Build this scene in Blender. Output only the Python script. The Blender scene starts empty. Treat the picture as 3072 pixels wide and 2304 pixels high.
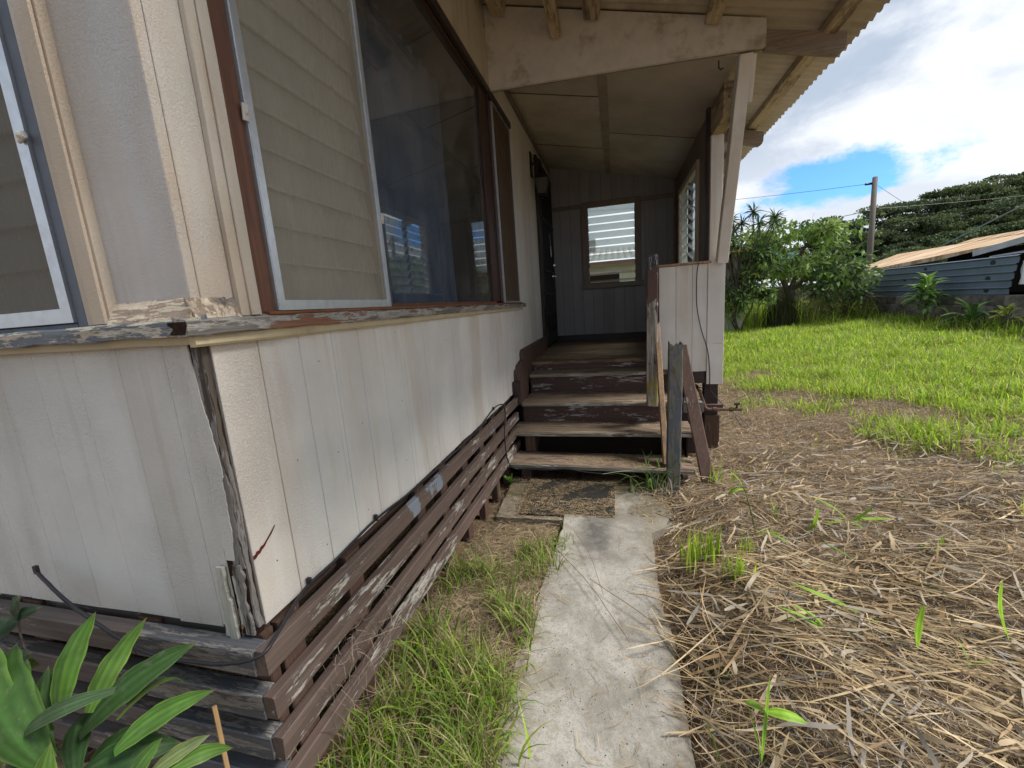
import bpy, math, random
import numpy as np
from mathutils import Vector, Matrix
rnd = random.Random(7)
rng = np.random.default_rng(11)
sc = bpy.context.scene
C = sc.collection

# ------------------------------------------------------------------ camera
cam_d = bpy.data.cameras.new("camera"); cam = bpy.data.objects.new("camera", cam_d); C.objects.link(cam)
R_ = Vector((0.96927587, 0.23613323, -0.06888681)); U_ = Vector((0.02242502, 0.19405816, 0.98073368)); W_ = Vector((-0.24495186, 0.95214628, -0.1828006))
cam.matrix_world = Matrix(((R_.x, U_.x, -W_.x, 0), (R_.y, U_.y, -W_.y, 0), (R_.z, U_.z, -W_.z, 1.24), (0, 0, 0, 1)))
cam_d.sensor_width = 36; cam_d.lens = 14.7164; cam_d.clip_start = .02; cam_d.clip_end = 3000
sc.camera = cam

# ------------------------------------------------------------------ exposure
sc.view_settings.view_transform = 'Standard'; sc.view_settings.look = 'None'
sc.view_settings.exposure = 0.74; sc.view_settings.gamma = 1; sc.view_settings.use_curve_mapping = False
sc.cycles.max_bounces = 8; sc.cycles.transparent_max_bounces = 16; sc.cycles.diffuse_bounces = 5
sc.cycles.use_denoising = True
try: sc.cycles.sample_clamp_indirect = 6
except Exception: pass

# ------------------------------------------------------------------ world: daylight sky with procedural cloud
SUN_EL, SUN_AZ = math.radians(48), math.radians(82)      # azimuth clockwise from +Y
wd = bpy.data.worlds.new("World"); sc.world = wd; wd.use_nodes = True
nt = wd.node_tree; nt.nodes.clear()
def N(tree, t, **kw):
    n = tree.nodes.new(t)
    for k, v in kw.items():
        if k.startswith('i_'): n.inputs[k[2:].replace('_', ' ')].default_value = v
        else: setattr(n, k, v)
    return n
sky = N(nt, 'ShaderNodeTexSky', sky_type='NISHITA', sun_disc=False, sun_elevation=SUN_EL, sun_rotation=SUN_AZ)
sky.altitude = 100; sky.air_density = 1.0; sky.dust_density = .6; sky.ozone_density = 2.0
tc = N(nt, 'ShaderNodeTexCoord')
def wm(op, a, b=None, c=None):
    n = N(nt, 'ShaderNodeMath', operation=op)
    for i, v in enumerate((a, b, c)):
        if v is None: continue
        if hasattr(v, 'is_linked') or hasattr(v, 'node'): nt.links.new(v, n.inputs[i])
        else: n.inputs[i].default_value = v
    return n.outputs[0]
def wdot(vec, v3):
    n = N(nt, 'ShaderNodeVectorMath', operation='DOT_PRODUCT'); nt.links.new(vec, n.inputs[0]); n.inputs[1].default_value = v3
    return n.outputs['Value']
def wnoise(vec, scale, detail=6, rough=.55, dist=0.):
    n = N(nt, 'ShaderNodeTexNoise'); n.inputs['Scale'].default_value = scale; n.inputs['Detail'].default_value = detail
    n.inputs['Roughness'].default_value = rough; n.inputs['Distortion'].default_value = dist
    nt.links.new(vec, n.inputs['Vector']); return n.outputs['Fac']
def wsmooth(v, a, b, lo=0., hi=1.):
    n = N(nt, 'ShaderNodeMapRange', interpolation_type='SMOOTHSTEP'); nt.links.new(v, n.inputs[0])
    n.inputs[1].default_value = a; n.inputs[2].default_value = b; n.inputs[3].default_value = lo; n.inputs[4].default_value = hi
    return n.outputs[0]
def wmix(f, a, b):
    n = N(nt, 'ShaderNodeMix', data_type='RGBA'); 
    if hasattr(f, 'node'): nt.links.new(f, n.inputs[0])
    else: n.inputs[0].default_value = f
    for k, v in ((6, a), (7, b)):
        if hasattr(v, 'node'): nt.links.new(v, n.inputs[k])
        else: n.inputs[k].default_value = v
    return n.outputs[2]
D = tc.outputs['Generated']
sep = N(nt, 'ShaderNodeSeparateXYZ'); nt.links.new(D, sep.inputs[0])
zz = wm('ADD', wm('MAXIMUM', sep.outputs['Z'], 0.0), .22)
cmb = N(nt, 'ShaderNodeCombineXYZ'); nt.links.new(wm('DIVIDE', sep.outputs['X'], zz), cmb.inputs[0]); nt.links.new(wm('DIVIDE', sep.outputs['Y'], zz), cmb.inputs[1])
PL = cmb.outputs[0]                                                  # cloud deck coordinates
st = N(nt, 'ShaderNodeMapping'); nt.links.new(D, st.inputs[0]); st.inputs['Scale'].default_value = (1, 1, 1.9)
n_big = wnoise(PL, .8, 6, .55, .3); n_fine = wnoise(st.outputs[0], 7., 10, .62, .2); n_mid = wnoise(st.outputs[0], 2.6, 7, .58, .4)
# one break in the cloud over the trees
cdir = Vector((0.390, 0.903, 0.179)).normalized(); e1 = Vector((.906, -.411, .101)).normalized(); e2 = cdir.cross(e1).normalized()
a1 = wm('DIVIDE', wdot(D, e1), .150); a2 = wm('DIVIDE', wdot(D, e2), .040)
E_ = dict()
rr = wm('SQRT', wm('ADD', wm('POWER', wm('ABSOLUTE', a1), 2.), wm('POWER', wm('ABSOLUTE', a2), 2.)))
rr = wm('ADD', rr, wm('MULTIPLY', wm('SUBTRACT', n_fine, .5), 3.2))
rr = wm('ADD', rr, wm('MULTIPLY', wm('LESS_THAN', wdot(D, tuple(cdir)), 0.0), 9.))
hole = wsmooth(rr, .62, 1.25, 1., 0.)
gaps = wsmooth(wm('ADD', n_big, wm('MULTIPLY', n_fine, .22)), .86, .95)
blue = wm('MAXIMUM', hole, gaps)
shade = wsmooth(wm('ADD', wm('ADD', wm('MULTIPLY', n_mid, .6), wm('MULTIPLY', n_big, .35)), wm('MULTIPLY', n_fine, .2)),   .455, .60)
low = wsmooth(sep.outputs['Z'], .13, .32)
cl = wmix(wm('MULTIPLY', shade, wm('ADD', wm('MULTIPLY', low, .5), .5)), (6.4, 6.6, 6.9, 1), (3.2, 3.75, 4.6, 1))
skyb = N(nt, 'ShaderNodeMix', data_type='RGBA', blend_type='MULTIPLY'); skyb.inputs[0].default_value = 1
nt.links.new(sky.outputs[0], skyb.inputs[6]); skyb.inputs[7].default_value = (.50, .88, 1.5, 1)
col = wmix(blue, cl, skyb.outputs[2])
bg = N(nt, 'ShaderNodeBackground'); bg.inputs['Strength'].default_value = .10; nt.links.new(col, bg.inputs['Color'])
wo = N(nt, 'ShaderNodeOutputWorld'); nt.links.new(bg.outputs[0], wo.inputs[0])

# ------------------------------------------------------------------ sun (veiled by thin cloud)
sd = bpy.data.lights.new("sun", 'SUN'); sd.energy = 3.4; sd.angle = math.radians(18); sd.color = (1, .96, .9)
so = bpy.data.objects.new("sun", sd); C.objects.link(so); so.location = (9, 2, 14)
dirv = Vector((math.sin(SUN_AZ) * math.cos(SUN_EL), math.cos(SUN_AZ) * math.cos(SUN_EL), math.sin(SUN_EL)))
so.rotation_euler = dirv.to_track_quat('Z', 'Y').to_euler()

# ================================================================== materials
class M:
    def __init__(s, name, rough=.7, spec=.3):
        s.m = bpy.data.materials.new(name); s.m.use_nodes = True; s.t = s.m.node_tree
        s.b = s.t.nodes['Principled BSDF']; s.b.inputs['Roughness'].default_value = rough
        s.b.inputs['Specular IOR Level'].default_value = spec
        s.c = N(s.t, 'ShaderNodeTexCoord')
        inf = N(s.t, 'ShaderNodeObjectInfo')
        off = N(s.t, 'ShaderNodeVectorMath', operation='SCALE'); cb = N(s.t, 'ShaderNodeCombineXYZ')
        for i in range(3): s.t.links.new(inf.outputs['Random'], cb.inputs[i])
        s.t.links.new(cb.outputs[0], off.inputs[0]); off.inputs[3].default_value = 13.7
        ad = N(s.t, 'ShaderNodeVectorMath', operation='ADD'); s.t.links.new(s.c.outputs['Object'], ad.inputs[0]); s.t.links.new(off.outputs[0], ad.inputs[1])
        s.uv_own = ad.outputs[0]; s.uv = s.c.outputs['Object']; s.rand = inf.outputs['Random']
    def L(s, a, b): s.t.links.new(a, b)
    def put(s, v, sock):
        if hasattr(v, 'node'): s.L(v, sock)
        elif isinstance(v, (tuple, list)) and len(v) == 3 and sock.type == 'RGBA': sock.default_value = (*v, 1)
        else: sock.default_value = v
    def noise(s, scale=(1, 1, 1), k=1., detail=5, rough=.6, dist=0., own=True):
        mp = N(s.t, 'ShaderNodeMapping'); s.L(s.uv_own if own else s.uv, mp.inputs[0]); mp.inputs['Scale'].default_value = scale
        n = N(s.t, 'ShaderNodeTexNoise'); n.inputs['Scale'].default_value = k; n.inputs['Detail'].default_value = detail
        n.inputs['Roughness'].default_value = rough; n.inputs['Distortion'].default_value = dist
        s.L(mp.outputs[0], n.inputs['Vector']); return n.outputs['Fac']
    def voro(s, k, scale=(1, 1, 1), own=True):
        mp = N(s.t, 'ShaderNodeMapping'); s.L(s.uv_own if own else s.uv, mp.inputs[0]); mp.inputs['Scale'].default_value = scale
        n = N(s.t, 'ShaderNodeTexVoronoi'); n.inputs['Scale'].default_value = k; s.L(mp.outputs[0], n.inputs['Vector']); return n.outputs['Distance']
    def rng(s, v, a, b, lo=0., hi=1., smooth=True):
        n = N(s.t, 'ShaderNodeMapRange', interpolation_type='SMOOTHSTEP' if smooth else 'LINEAR'); s.put(v, n.inputs[0])
        for i, x in enumerate((a, b, lo, hi)): n.inputs[i + 1].default_value = x
        return n.outputs[0]
    def math(s, op, a, b=0.):
        n = N(s.t, 'ShaderNodeMath', operation=op); s.put(a, n.inputs[0]); s.put(b, n.inputs[1]); return n.outputs[0]
    def mix(s, f, a, b):
        n = N(s.t, 'ShaderNodeMix', data_type='RGBA'); s.put(f, n.inputs[0]); s.put(a, n.inputs[6]); s.put(b, n.inputs[7]); return n.outputs[2]
    def attr(s, name='Col'):
        n = N(s.t, 'ShaderNodeAttribute', attribute_name=name); return n.outputs['Color']
    def sepz(s, i=2):
        n = N(s.t, 'ShaderNodeSeparateXYZ'); s.L(s.uv, n.inputs[0]); return n.outputs[i]
    def bump(s, h, dist=.002, strength=1., prev=None):
        n = N(s.t, 'ShaderNodeBump'); n.inputs['Distance'].default_value = dist; n.inputs['Strength'].default_value = strength
        s.put(h, n.inputs['Height'])
        if prev: s.L(prev, n.inputs['Normal'])
        s.L(n.outputs[0], s.b.inputs['Normal']); return n.outputs[0]
    def col(s, v): s.put(v, s.b.inputs['Base Color']); return s
def hsv(m, c, lo, hi):
    """value varies per object"""
    n = N(m.t, 'ShaderNodeHueSaturation'); m.put(c, n.inputs['Color']); m.L(m.rng(m.rand, 0, 1, lo, hi, False), n.inputs['Value']); return n.outputs[0]
def sc3(axis, along, across):
    v = [across] * 3; v['xyz'.index(axis)] = along; return tuple(v)

def wall_paint(name, base, stain=(.30, .20, .11), amount=.5, rough=.75, bumpd=.0024):
    m = M(name, rough, .25)
    big = m.noise((5, 5, .7), 1, 4, .6, .3, own=False); streak = m.noise((26, 26, 1.1), 1, 4, .6, own=False); blot = m.noise((3, 3, 3), 1, 5, .65, own=False)
    c = m.mix(m.rng(blot, .35, .7), base, tuple(x * .91 for x in base))
    c = m.mix(m.math('MULTIPLY', m.rng(big, .46, .64), amount), c, tuple(x * .55 + y * .45 for x, y in zip(base, stain)))
    c = m.mix(m.math('MULTIPLY', m.rng(streak, .58, .75), .22 * amount * 2), c, stain)
    spl = m.math('MULTIPLY', m.rng(m.math('ADD', m.sepz(2), m.math('MULTIPLY', streak, .25)), .60, .86, 1, 0),   .16 * amount); c = m.mix(spl, c, (.34, .28, .20))
    specks = m.voro(95, own=False)
    sp = m.math('MULTIPLY', m.rng(specks, .05, .12, 1, 0), m.rng(m.noise((9, 9, 9), 1, 3), .58, .7))
    c = m.mix(m.math('MULTIPLY', sp, .5), c, (.10, .08, .06))
    m.col(hsv(m, c, .96, 1.03))
    saw = m.noise((55, 55, 210), 1, 3, .6, .6, own=False); fine = m.noise((240, 240, 170), 1, 3, .7, .8, own=False)
    sparse = m.rng(m.noise((4, 4, 3), 1, 2, own=False), .35, .7, .35, 1.)
    h = m.math('MULTIPLY', m.math('ADD', m.math('MULTIPLY', saw, .8), m.math('MULTIPLY', m.rng(fine, .35, .75), .8)), sparse)
    m.bump(h, bumpd, .8)
    return m.m
def peel(name, top, under, bare, axis='y', cover=.5, rough=.6, fleck=1., own=True, patch=None, k=1.):
    """old paint over an earlier coat over bare weathered wood; grain runs along `axis`"""
    m = M(name, rough, .3)
    grain = m.noise(sc3(axis, 2.5, 70), 1, 4, .65, .4, own=own); g2 = m.noise(sc3(axis, 9, 160), 1, 3, .6, own=own)
    fl = m.noise(sc3(axis, 11 * k, 75 * k), 1, 7, .68, .1, own=own); area = m.noise(sc3(axis, 2.2 * k, 7 * k), 1, 3, .5, own=own); shp = m.noise(sc3(axis, 5 * k, 34 * k), 1, 9, .74, .0, own=own)
    t = m.mix(m.rng(area, .3, .7), top, tuple(x * .8 for x in top))
    t = m.mix(m.math('MULTIPLY', m.rng(grain, .42, .66), .5), t, tuple(x * 1.6 for x in top)); t = m.mix(m.math('MULTIPLY', m.rng(g2, .55, .7), .4), t, tuple(x * .5 for x in top))
    b = m.mix(m.rng(grain, .35, .65), bare, tuple(x * .45 for x in bare))
    u = m.mix(m.rng(g2, .4, .6), under, tuple(x * .8 for x in under))
    th = m.math('ADD', m.math('MULTIPLY', fl, .55 * fleck), m.math('MULTIPLY', area, .45)); 
    k1 = m.rng(m.math('ADD', shp, m.math('MULTIPLY', area, .55)), 1.02 - .34 * cover, 1.05 - .34 * cover)
    k2 = m.rng(th, .65 - .12 * cover, .67 - .12 * cover)
    k3 = m.rng(m.math('ADD', shp, m.math('MULTIPLY', area, .55)), 1.10 - .34 * cover, 1.13 - .34 * cover)
    c = m.mix(m.math('MAXIMUM', k1, k2), t, u); c = m.mix(k3, c, b)
    if patch:
        pn = m.noise(sc3(axis, 3.1, 3.1), 1, 6, .6, own=own); c = m.mix(m.rng(pn, patch[1], patch[1] + .015), c, patch[0])
    dirt = m.noise((7, 7, 7), 1, 6, .7); c = m.mix(m.math('MULTIPLY', m.rng(dirt, .55, .75), .35), c, (.05, .04, .03))
    m.col(hsv(m, c, .85, 1.12))
    h = m.math('SUBTRACT', m.math('MULTIPLY', m.math('ADD', grain, m.math('MULTIPLY', g2, .5)), .5), m.math('MULTIPLY', m.math('MAXIMUM', k1, k2), .45))
    m.bump(h, .0016, .9)
    return m.m
def plain(name, c, rough=.6, spec=.3, metal=0., var=.15, ns=30, bd=.0, dirt=None):
    m = M(name, rough, spec); m.b.inputs['Metallic'].default_value = metal
    n = m.noise((1, 1, 1), ns, 5, .65); cc = m.mix(m.rng(n, .3, .7), c, tuple(x * (1 - var) for x in c))
    if dirt: cc = m.mix(m.math('MULTIPLY', m.rng(m.noise((1, 1, 1), ns * .25, 6, .7), .5, .7), dirt[1]), cc, dirt[0])
    m.col(hsv(m, cc, .9, 1.08))
    if bd: m.bump(n, bd, .7)
    return m.m
def leafm(name, rough=.45, trans=.3, spec=.4, shade=1.):
    m = M(name, rough, spec); a = m.attr()
    v = m.mix(m.rng(m.noise((1, 1, 1), 14, 3), .35, .65), a, m.mix(.35, a, (.02, .03, .01))); v = m.mix(m.math('MULTIPLY', m.rng(m.noise((1, 1, 1), 110, 5, .75), .60, .70), .55), v, (.22, .19, .09)); v = m.mix(m.math('MULTIPLY', m.rng(m.noise((1, 1, 1), 40, 6, .7), .5, .8), .25), v, (.30, .31, .24)); m.col(v)
    tr = N(m.t, 'ShaderNodeBsdfTranslucent'); m.L(v, tr.inputs[0]); ms = N(m.t, 'ShaderNodeMixShader'); ms.inputs[0].default_value = trans
    m.L(m.b.outputs[0], ms.inputs[1]); m.L(tr.outputs[0], ms.inputs[2]); m.L(ms.outputs[0], m.t.nodes['Material Output'].inputs[0])
    return m.m

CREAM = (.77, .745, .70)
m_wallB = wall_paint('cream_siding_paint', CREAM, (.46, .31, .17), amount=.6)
m_wallA = wall_paint('shaded_cream_siding_paint', (.63, .62, .585), (.30, .22, .14), .45)  # cream paint darkened so the end wall reads as the shaded side
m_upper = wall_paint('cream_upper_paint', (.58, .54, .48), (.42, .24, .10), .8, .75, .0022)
m_upperA = wall_paint('shaded_upper_paint', (.54, .53, .51), (.44, .28, .14), .5, .75, .0024)  # grey shade of the end wall put into the paint colour
m_casing = wall_paint('cream_casing_paint', (.58, .53, .455), (.42, .27, .14), .9, .7, .0016)
m_header = wall_paint('dirty_header_paint', (.56, .51, .40), (.18, .13, .07), .9)
m_beam = plain('dirty_beam_paint', (.64, .61, .56), .8, .2, var=.12, ns=14, dirt=((.30, .25, .18), .85))
m_slat = peel('brown_slat_paint', (.135, .096, .080), (.50, .46, .41), (.30, .25, .2), 'y', .50, .6)
m_slatp = peel('brown_slat_paint_with_grey_patches', (.135, .096, .080), (.50, .46, .41), (.30, .25, .2), 'y', .42, .6, patch=((.23, .26, .30), .54))
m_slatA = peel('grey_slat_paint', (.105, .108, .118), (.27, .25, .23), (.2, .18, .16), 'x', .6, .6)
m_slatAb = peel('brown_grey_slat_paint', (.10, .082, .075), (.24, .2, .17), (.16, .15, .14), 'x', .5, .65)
m_stud = peel('brown_stud_paint', (.09, .052, .038), (.22, .16, .11), (.2, .14, .09), 'z', .35, .75)
m_tread = peel('worn_tread_paint', (.105, .065, .05), (.25, .185, .13), (.31, .235, .165), 'x', .98, .75)
m_riser = peel('brown_riser_paint', (.075, .043, .036), (.40, .37, .36), (.2, .16, .13), 'x', .47, .45)
m_nosing = peel('worn_nosing_paint', (.09, .055, .045), (.42, .41, .38), (.30, .27, .21), 'x', 1.15, .6)
m_deck = peel('worn_deck_paint', (.12, .08, .055), (.26, .18, .11), (.3, .21, .13), 'x', .7, .7)
m_newel = M('peeled_newel_paint', .8, .2); _g = m_newel.noise((60, 60, 3), 1, 5, .65); _s = m_newel.noise((14, 14, 7), 1, 7, .65, .6); _z = m_newel.sepz(2)
_c = m_newel.mix(m_newel.rng(_g, .35, .6), (.50, .47, .42), (.17, .145, .12))
_c = m_newel.mix(m_newel.math('MULTIPLY', m_newel.rng(m_newel.noise((30, 30, 12), 1, 4), .5, .6), m_newel.rng(_z, .52, .72, 1, 0)), _c, (.33, .29, .07))
_p = m_newel.rng(m_newel.math('ADD', _s, m_newel.math('MULTIPLY', m_newel.math('SUBTRACT', _z, 1.12), .42)), .50, .515)
_c = m_newel.mix(_p, _c, (.115, .072, .062)); m_newel.col(_c); m_newel.bump(m_newel.math('ADD', _g, _p), .002, .9); m_newel = m_newel.m
m_greypost = peel('grey_post_paint', (.125, .132, .15), (.22, .215, .19), (.20, .19, .12), 'z', .75, .55)
m_barewood = peel('bare_wood', (.36, .24, .15), (.30, .2, .12), (.28, .2, .13), 'z', .5, .75)
m_brownboard = peel('brown_board_paint', (.11, .066, .052), (.3, .24, .2), (.22, .17, .12), 'z', .3, .6)
m_sill = peel('flaking_sill_paint', (.25, .125, .08), (.46, .44, .40), (.30, .275, .25), 'y', .98, .7)
m_sillA = peel('grey_sill_paint', (.12, .135, .155), (.46, .42, .34), (.24, .21, .17), 'x', .62, .65)
m_fillet = peel('weathered_fillet', (.58, .49, .37), (.36, .27, .2), (.27, .24, .21), 'x', .75, .75)
m_rot = peel('rotten_wood', (.17, .155, .14), (.23, .215, .2), (.10, .08, .065), 'z', .8, .85)
m_rotdark = plain('hollow_rot', (.04, .022, .015), .9, .1, var=.5, ns=60, bd=.004)
m_strip = peel('pale_split_strip', (.42, .42, .35), (.52, .5, .45), (.38, .33, .24), 'z', .5, .7)
m_undertrim = plain('cream_trim_paint', (.50, .42, .27), .6, .3, var=.12, ns=12, dirt=((.2, .13, .07), .4))
m_jamb = peel('red_brown_jamb_paint', (.135, .065, .042), (.36, .3, .27), (.25, .16, .1), 'z', .12, .6)
m_jambdark = plain('dark_brown_jamb', (.06, .032, .026), .5, .35, var=.2, ns=25)
m_trimgrey = plain('slate_grey_trim', (.12, .135, .165), .55, .35, var=.25, ns=14, dirt=((.05, .045, .045), .5))
m_alu = plain('aluminium_frame', (.62, .66, .70), .38, .5, .75, .12, 40, dirt=((.4, .41, .42), .35))
m_clip = plain('white_plastic', (.6, .58, .52), .5, .4, var=.1)
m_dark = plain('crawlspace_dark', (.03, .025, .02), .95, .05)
m_room = plain('room_wall_paint', (.20, .21, .23), .8, .2, ns=3)
m_curtain = plain('blue_grey_curtain', (.20, .27, .41), .9, .1, ns=5)
m_louver = M('frosted_louver_glass', .22, .5); m_louver.col((.62, .65, .63)); 
_tr = N(m_louver.t, 'ShaderNodeBsdfTransparent'); _tr.inputs[0].default_value = (.86, .92, .9, 1); _ms = N(m_louver.t, 'ShaderNodeMixShader')
_ms.inputs[0].default_value = .62; m_louver.L(m_louver.b.outputs[0], _ms.inputs[1]); m_louver.L(_tr.outputs[0], _ms.inputs[2]); m_louver.L(_ms.outputs[0], m_louver.t.nodes['Material Output'].inputs[0]); m_louver = m_louver.m
m_louvero = plain('obscured_louver_glass', (.50, .50, .44), .35, .5, var=.08, ns=6)
def glassm(name, tint=(.80, .84, .86), dust=.09):
    m = M(name, .03, .5); t = m.t
    tr = N(t, 'ShaderNodeBsdfTransparent'); tr.inputs[0].default_value = (*tint, 1)
    gl = N(t, 'ShaderNodeBsdfGlossy'); gl.inputs['Roughness'].default_value = .012
    fr = N(t, 'ShaderNodeFresnel'); fr.inputs[0].default_value = 2.6
    ms = N(t, 'ShaderNodeMixShader'); ge = N(t, 'ShaderNodeNewGeometry'); front = m.math('SUBTRACT', 1.0, ge.outputs['Backfacing']); m.L(m.math('MULTIPLY', fr.outputs[0], front), ms.inputs[0]); m.L(tr.outputs[0], ms.inputs[1]); m.L(gl.outputs[0], ms.inputs[2])
    df = N(t, 'ShaderNodeBsdfDiffuse'); df.inputs[0].default_value = (.6, .6, .58, 1)
    v = m.rng(m.voro(38), .02, .06, 1, 0); d = m.math('MULTIPLY', v, m.rng(m.noise((1, 1, 1), 9, 2), .5, .6)); d = m.math('ADD', m.math('MULTIPLY', d, .5), m.rng(m.noise((1, 1, 1), 3.5, 6, .7), .3, .8, dust * .2, dust))
    m2 = N(t, 'ShaderNodeMixShader'); m.L(d, m2.inputs[0]); m.L(ms.outputs[0], m2.inputs[1]); m.L(df.outputs[0], m2.inputs[2])
    m.L(m2.outputs[0], t.nodes['Material Output'].inputs[0]); return m.m
m_glass = glassm('window_glass')
def screenm(name, c, opac):
    m = M(name, .9, .1); t = m.t
    w = m.noise((1, 1, 1), 6, 5, .6, own=False); m.col(m.mix(m.rng(w, .3, .7), c, tuple(x * .88 for x in c)))
    warp = m.noise((420, 420, 30), 1, 2, .6, own=False); dust = m.noise((60, 60, 2.5), 1, 4, .6, own=False)
    f = m.math('ADD', opac - .06, m.math('MULTIPLY', m.math('ADD', m.math('MULTIPLY', warp, .5), m.rng(dust, .4, .7)), .09))
    tr = N(t, 'ShaderNodeBsdfTransparent'); ms = N(t, 'ShaderNodeMixShader'); m.L(f, ms.inputs[0]); m.L(tr.outputs[0], ms.inputs[1]); m.L(m.b.outputs[0], ms.inputs[2])
    m.L(ms.outputs[0], t.nodes['Material Output'].inputs[0]); return m.m
m_screen = screenm('insect_screen_mesh', (.45, .415, .34), .40)
m_screenA = screenm('dark_insect_screen_mesh', (.20, .185, .155), .55)
m_screenC = screenm('brown_insect_screen_mesh', (.15, .11, .08), .68)
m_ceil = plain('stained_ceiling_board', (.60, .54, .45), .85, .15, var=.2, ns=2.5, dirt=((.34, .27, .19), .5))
m_roofu = plain('corrugated_roof_underside', (.54, .47, .36), .65, .3, var=.2, ns=4, dirt=((.22, .15, .09), .5))
m_purlin = peel('raw_purlin_wood', (.42, .33, .21), (.25, .19, .12), (.22, .17, .11), 'y', .6, .8)
m_rafter = peel('grey_rafter_wood', (.25, .2, .155), (.3, .25, .19), (.18, .15, .12), 'x', .5, .8)
m_porch = wall_paint('grey_porch_paint', (.33, .33, .35), (.10, .08, .06), .4)
m_porchtrim = plain('grey_porch_trim', (.23, .185, .155), .6, .3, var=.2, ns=9)
m_darkbrown = plain('dark_brown_paint', (.045, .03, .028), .5, .35, var=.25, ns=18)
m_black = plain('black_iron', (.012, .011, .012), .4, .4)
m_cable = plain('black_cable_rubber', (.022, .022, .028), .45, .4)
m_chrome = plain('chrome_metal', (.7, .7, .7), .2, .5, .9, .05)
m_tag = plain('white_paper', (.75, .76, .76), .7, .2, var=.03)
m_lampglass = plain('frosted_lamp_glass', (.07, .065, .055), .3, .5, var=.1)
m_pipe = plain('rusty_pipe', (.13, .075, .055), .7, .3, var=.35, ns=40)
m_cmu = M('grey_block', .9, .15); _b = m_cmu.noise((1, 1, 1), 4, 6, .7); m_cmu.col(hsv(m_cmu, m_cmu.mix(m_cmu.rng(_b, .35, .65), (.20, .175, .15), (.085, .075, .065)), .65, 1.35)); m_cmu.bump(m_cmu.noise((1, 1, 1), 90, 3), .004, .6); m_cmu = m_cmu.m
m_mortar = plain('mortar', (.17, .155, .135), .95, .1, ns=20)
m_panel = plain('blue_grey_steel', (.145, .185, .255), .5, .4, .15, .18, 3, dirt=((.10, .12, .16), .5))
m_dot = plain('dark_tar_spot', (.03, .035, .045), .7, .2)
m_rustroof = M('rusted_roof_sheet', .8, .2); _n = m_rustroof.noise((.7, 4, 1), 1, 6, .65, own=False); m_rustroof.col(m_rustroof.mix(m_rustroof.rng(_n, .38, .62), (.62, .47, .31), (.33, .19, .09))); m_rustroof = m_rustroof.m
m_greyroof = plain('grey_roof_sheet', (.45, .46, .47), .6, .3, var=.25, ns=2)
m_whiteroof = plain('weathered_white_roof', (.58, .57, .55), .6, .3, var=.3, ns=3, dirt=((.3, .25, .2), .5))
m_fascia = plain('brown_fascia', (.25, .13, .08), .7, .2)
m_nwall = plain('pale_yellow_wall', (.52, .54, .40), .7, .2, ns=3)
m_blueroof = plain('blue_roof', (.035, .085, .115), .6, .3, ns=3)
m_pole = peel('utility_pole_wood', (.11, .09, .075), (.17, .145, .12), (.09, .075, .06), 'z', .5, .85)
m_cloth = plain('white_cloth', (.72, .74, .78), .85, .1, var=.1, ns=12)
m_clothdark = plain('dark_cloth', (.03, .03, .04), .9, .1)
m_bark = plain('bark', (.13, .105, .085), .9, .1, var=.5, ns=22, bd=.01)
m_leaf = leafm('leaf', .5, .3, .3)
m_grass = leafm('grass_blade', .5, .48, .3)
m_straw = leafm('dry_straw', .7, .12, .2)
m_far = leafm('distant_foliage', .7, .18, .15)
m_mat = plain('black_rubber_mat', (.028, .028, .024), .85, .2, var=.4, ns=60, bd=.003, dirt=((.10, .075, .04), .7))
# ground and path
g = M('soil_and_thatch', .95, .1); a_ = g.noise((1, 1, 1), 9, 8, .75, 1., own=False); b_ = g.noise((1, 1, 1), 60, 4, .7, 1., own=False)
cc = g.mix(g.rng(a_, .35, .65), (.20, .135, .08), (.085, .055, .035)); cc = g.mix(g.rng(b_, .5, .62), cc, (.30, .215, .13))
far_ = g.rng(g.sepz(1), 12, 22); cc = g.mix(far_, cc, (.07, .12, .025)); g.col(cc); g.bump(g.math('ADD', a_, b_), .012, .8); m_ground = g.m
g = M('worn_concrete', .85, .2); n1 = g.noise((1, 1, 1), 3.2, 7, .7, own=False); n2 = g.noise((1, 1, 1), 130, 3, .8, own=False); n3 = g.noise((1, 1, 1), 22, 5, .7, own=False)
cc = g.mix(g.rng(n1, .36, .64), (.37, .35, .315), (.215, .20, .17)); cc = g.mix(g.math('MULTIPLY', g.rng(n2, .48, .66), .5), cc, (.15, .14, .125)); cc = g.mix(g.math('MULTIPLY', g.rng(n3, .48, .68), .6), cc, (.20, .175, .13))
edge = g.rng(g.math('ADD', g.math('ABSOLUTE', g.math('ADD', g.sepz(0), .10)), g.math('MULTIPLY', n3, .12)), .24, .36); cc = g.mix(g.math('MULTIPLY', edge, .55), cc, (.17, .135, .085))
pit = g.rng(g.voro(58, own=False), .07, .16, 1, 0); pm = g.rng(g.noise((1, 1, 1), 17, 2, own=False), .49, .56); cc = g.mix(g.math('MULTIPLY', pit, pm), cc, (.045, .045, .05))
yy = g.sepz(1); xx = g.sepz(0)
wear = g.math('MULTIPLY', g.rng(yy, 1.75, 2.15), g.rng(yy, 2.25, 2.6, 1, 0)); wear = g.math('MULTIPLY', wear, g.rng(g.math('ABSOLUTE', g.math('ADD', xx, .14)), .02, .13, 1, 0)); cc = g.mix(g.math('MULTIPLY', wear, g.rng(n3, .3, .6, .3, .9)), cc, (.10, .095, .09))
landing_tone = g.math('MULTIPLY', g.rng(yy, 2.2, 2.75), g.rng(n1, .3, .6)); cc = g.mix(g.math('MULTIPLY', landing_tone, .9), cc, (.11, .095, .055))  # blotchy, browner and darker towards the steps
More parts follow.
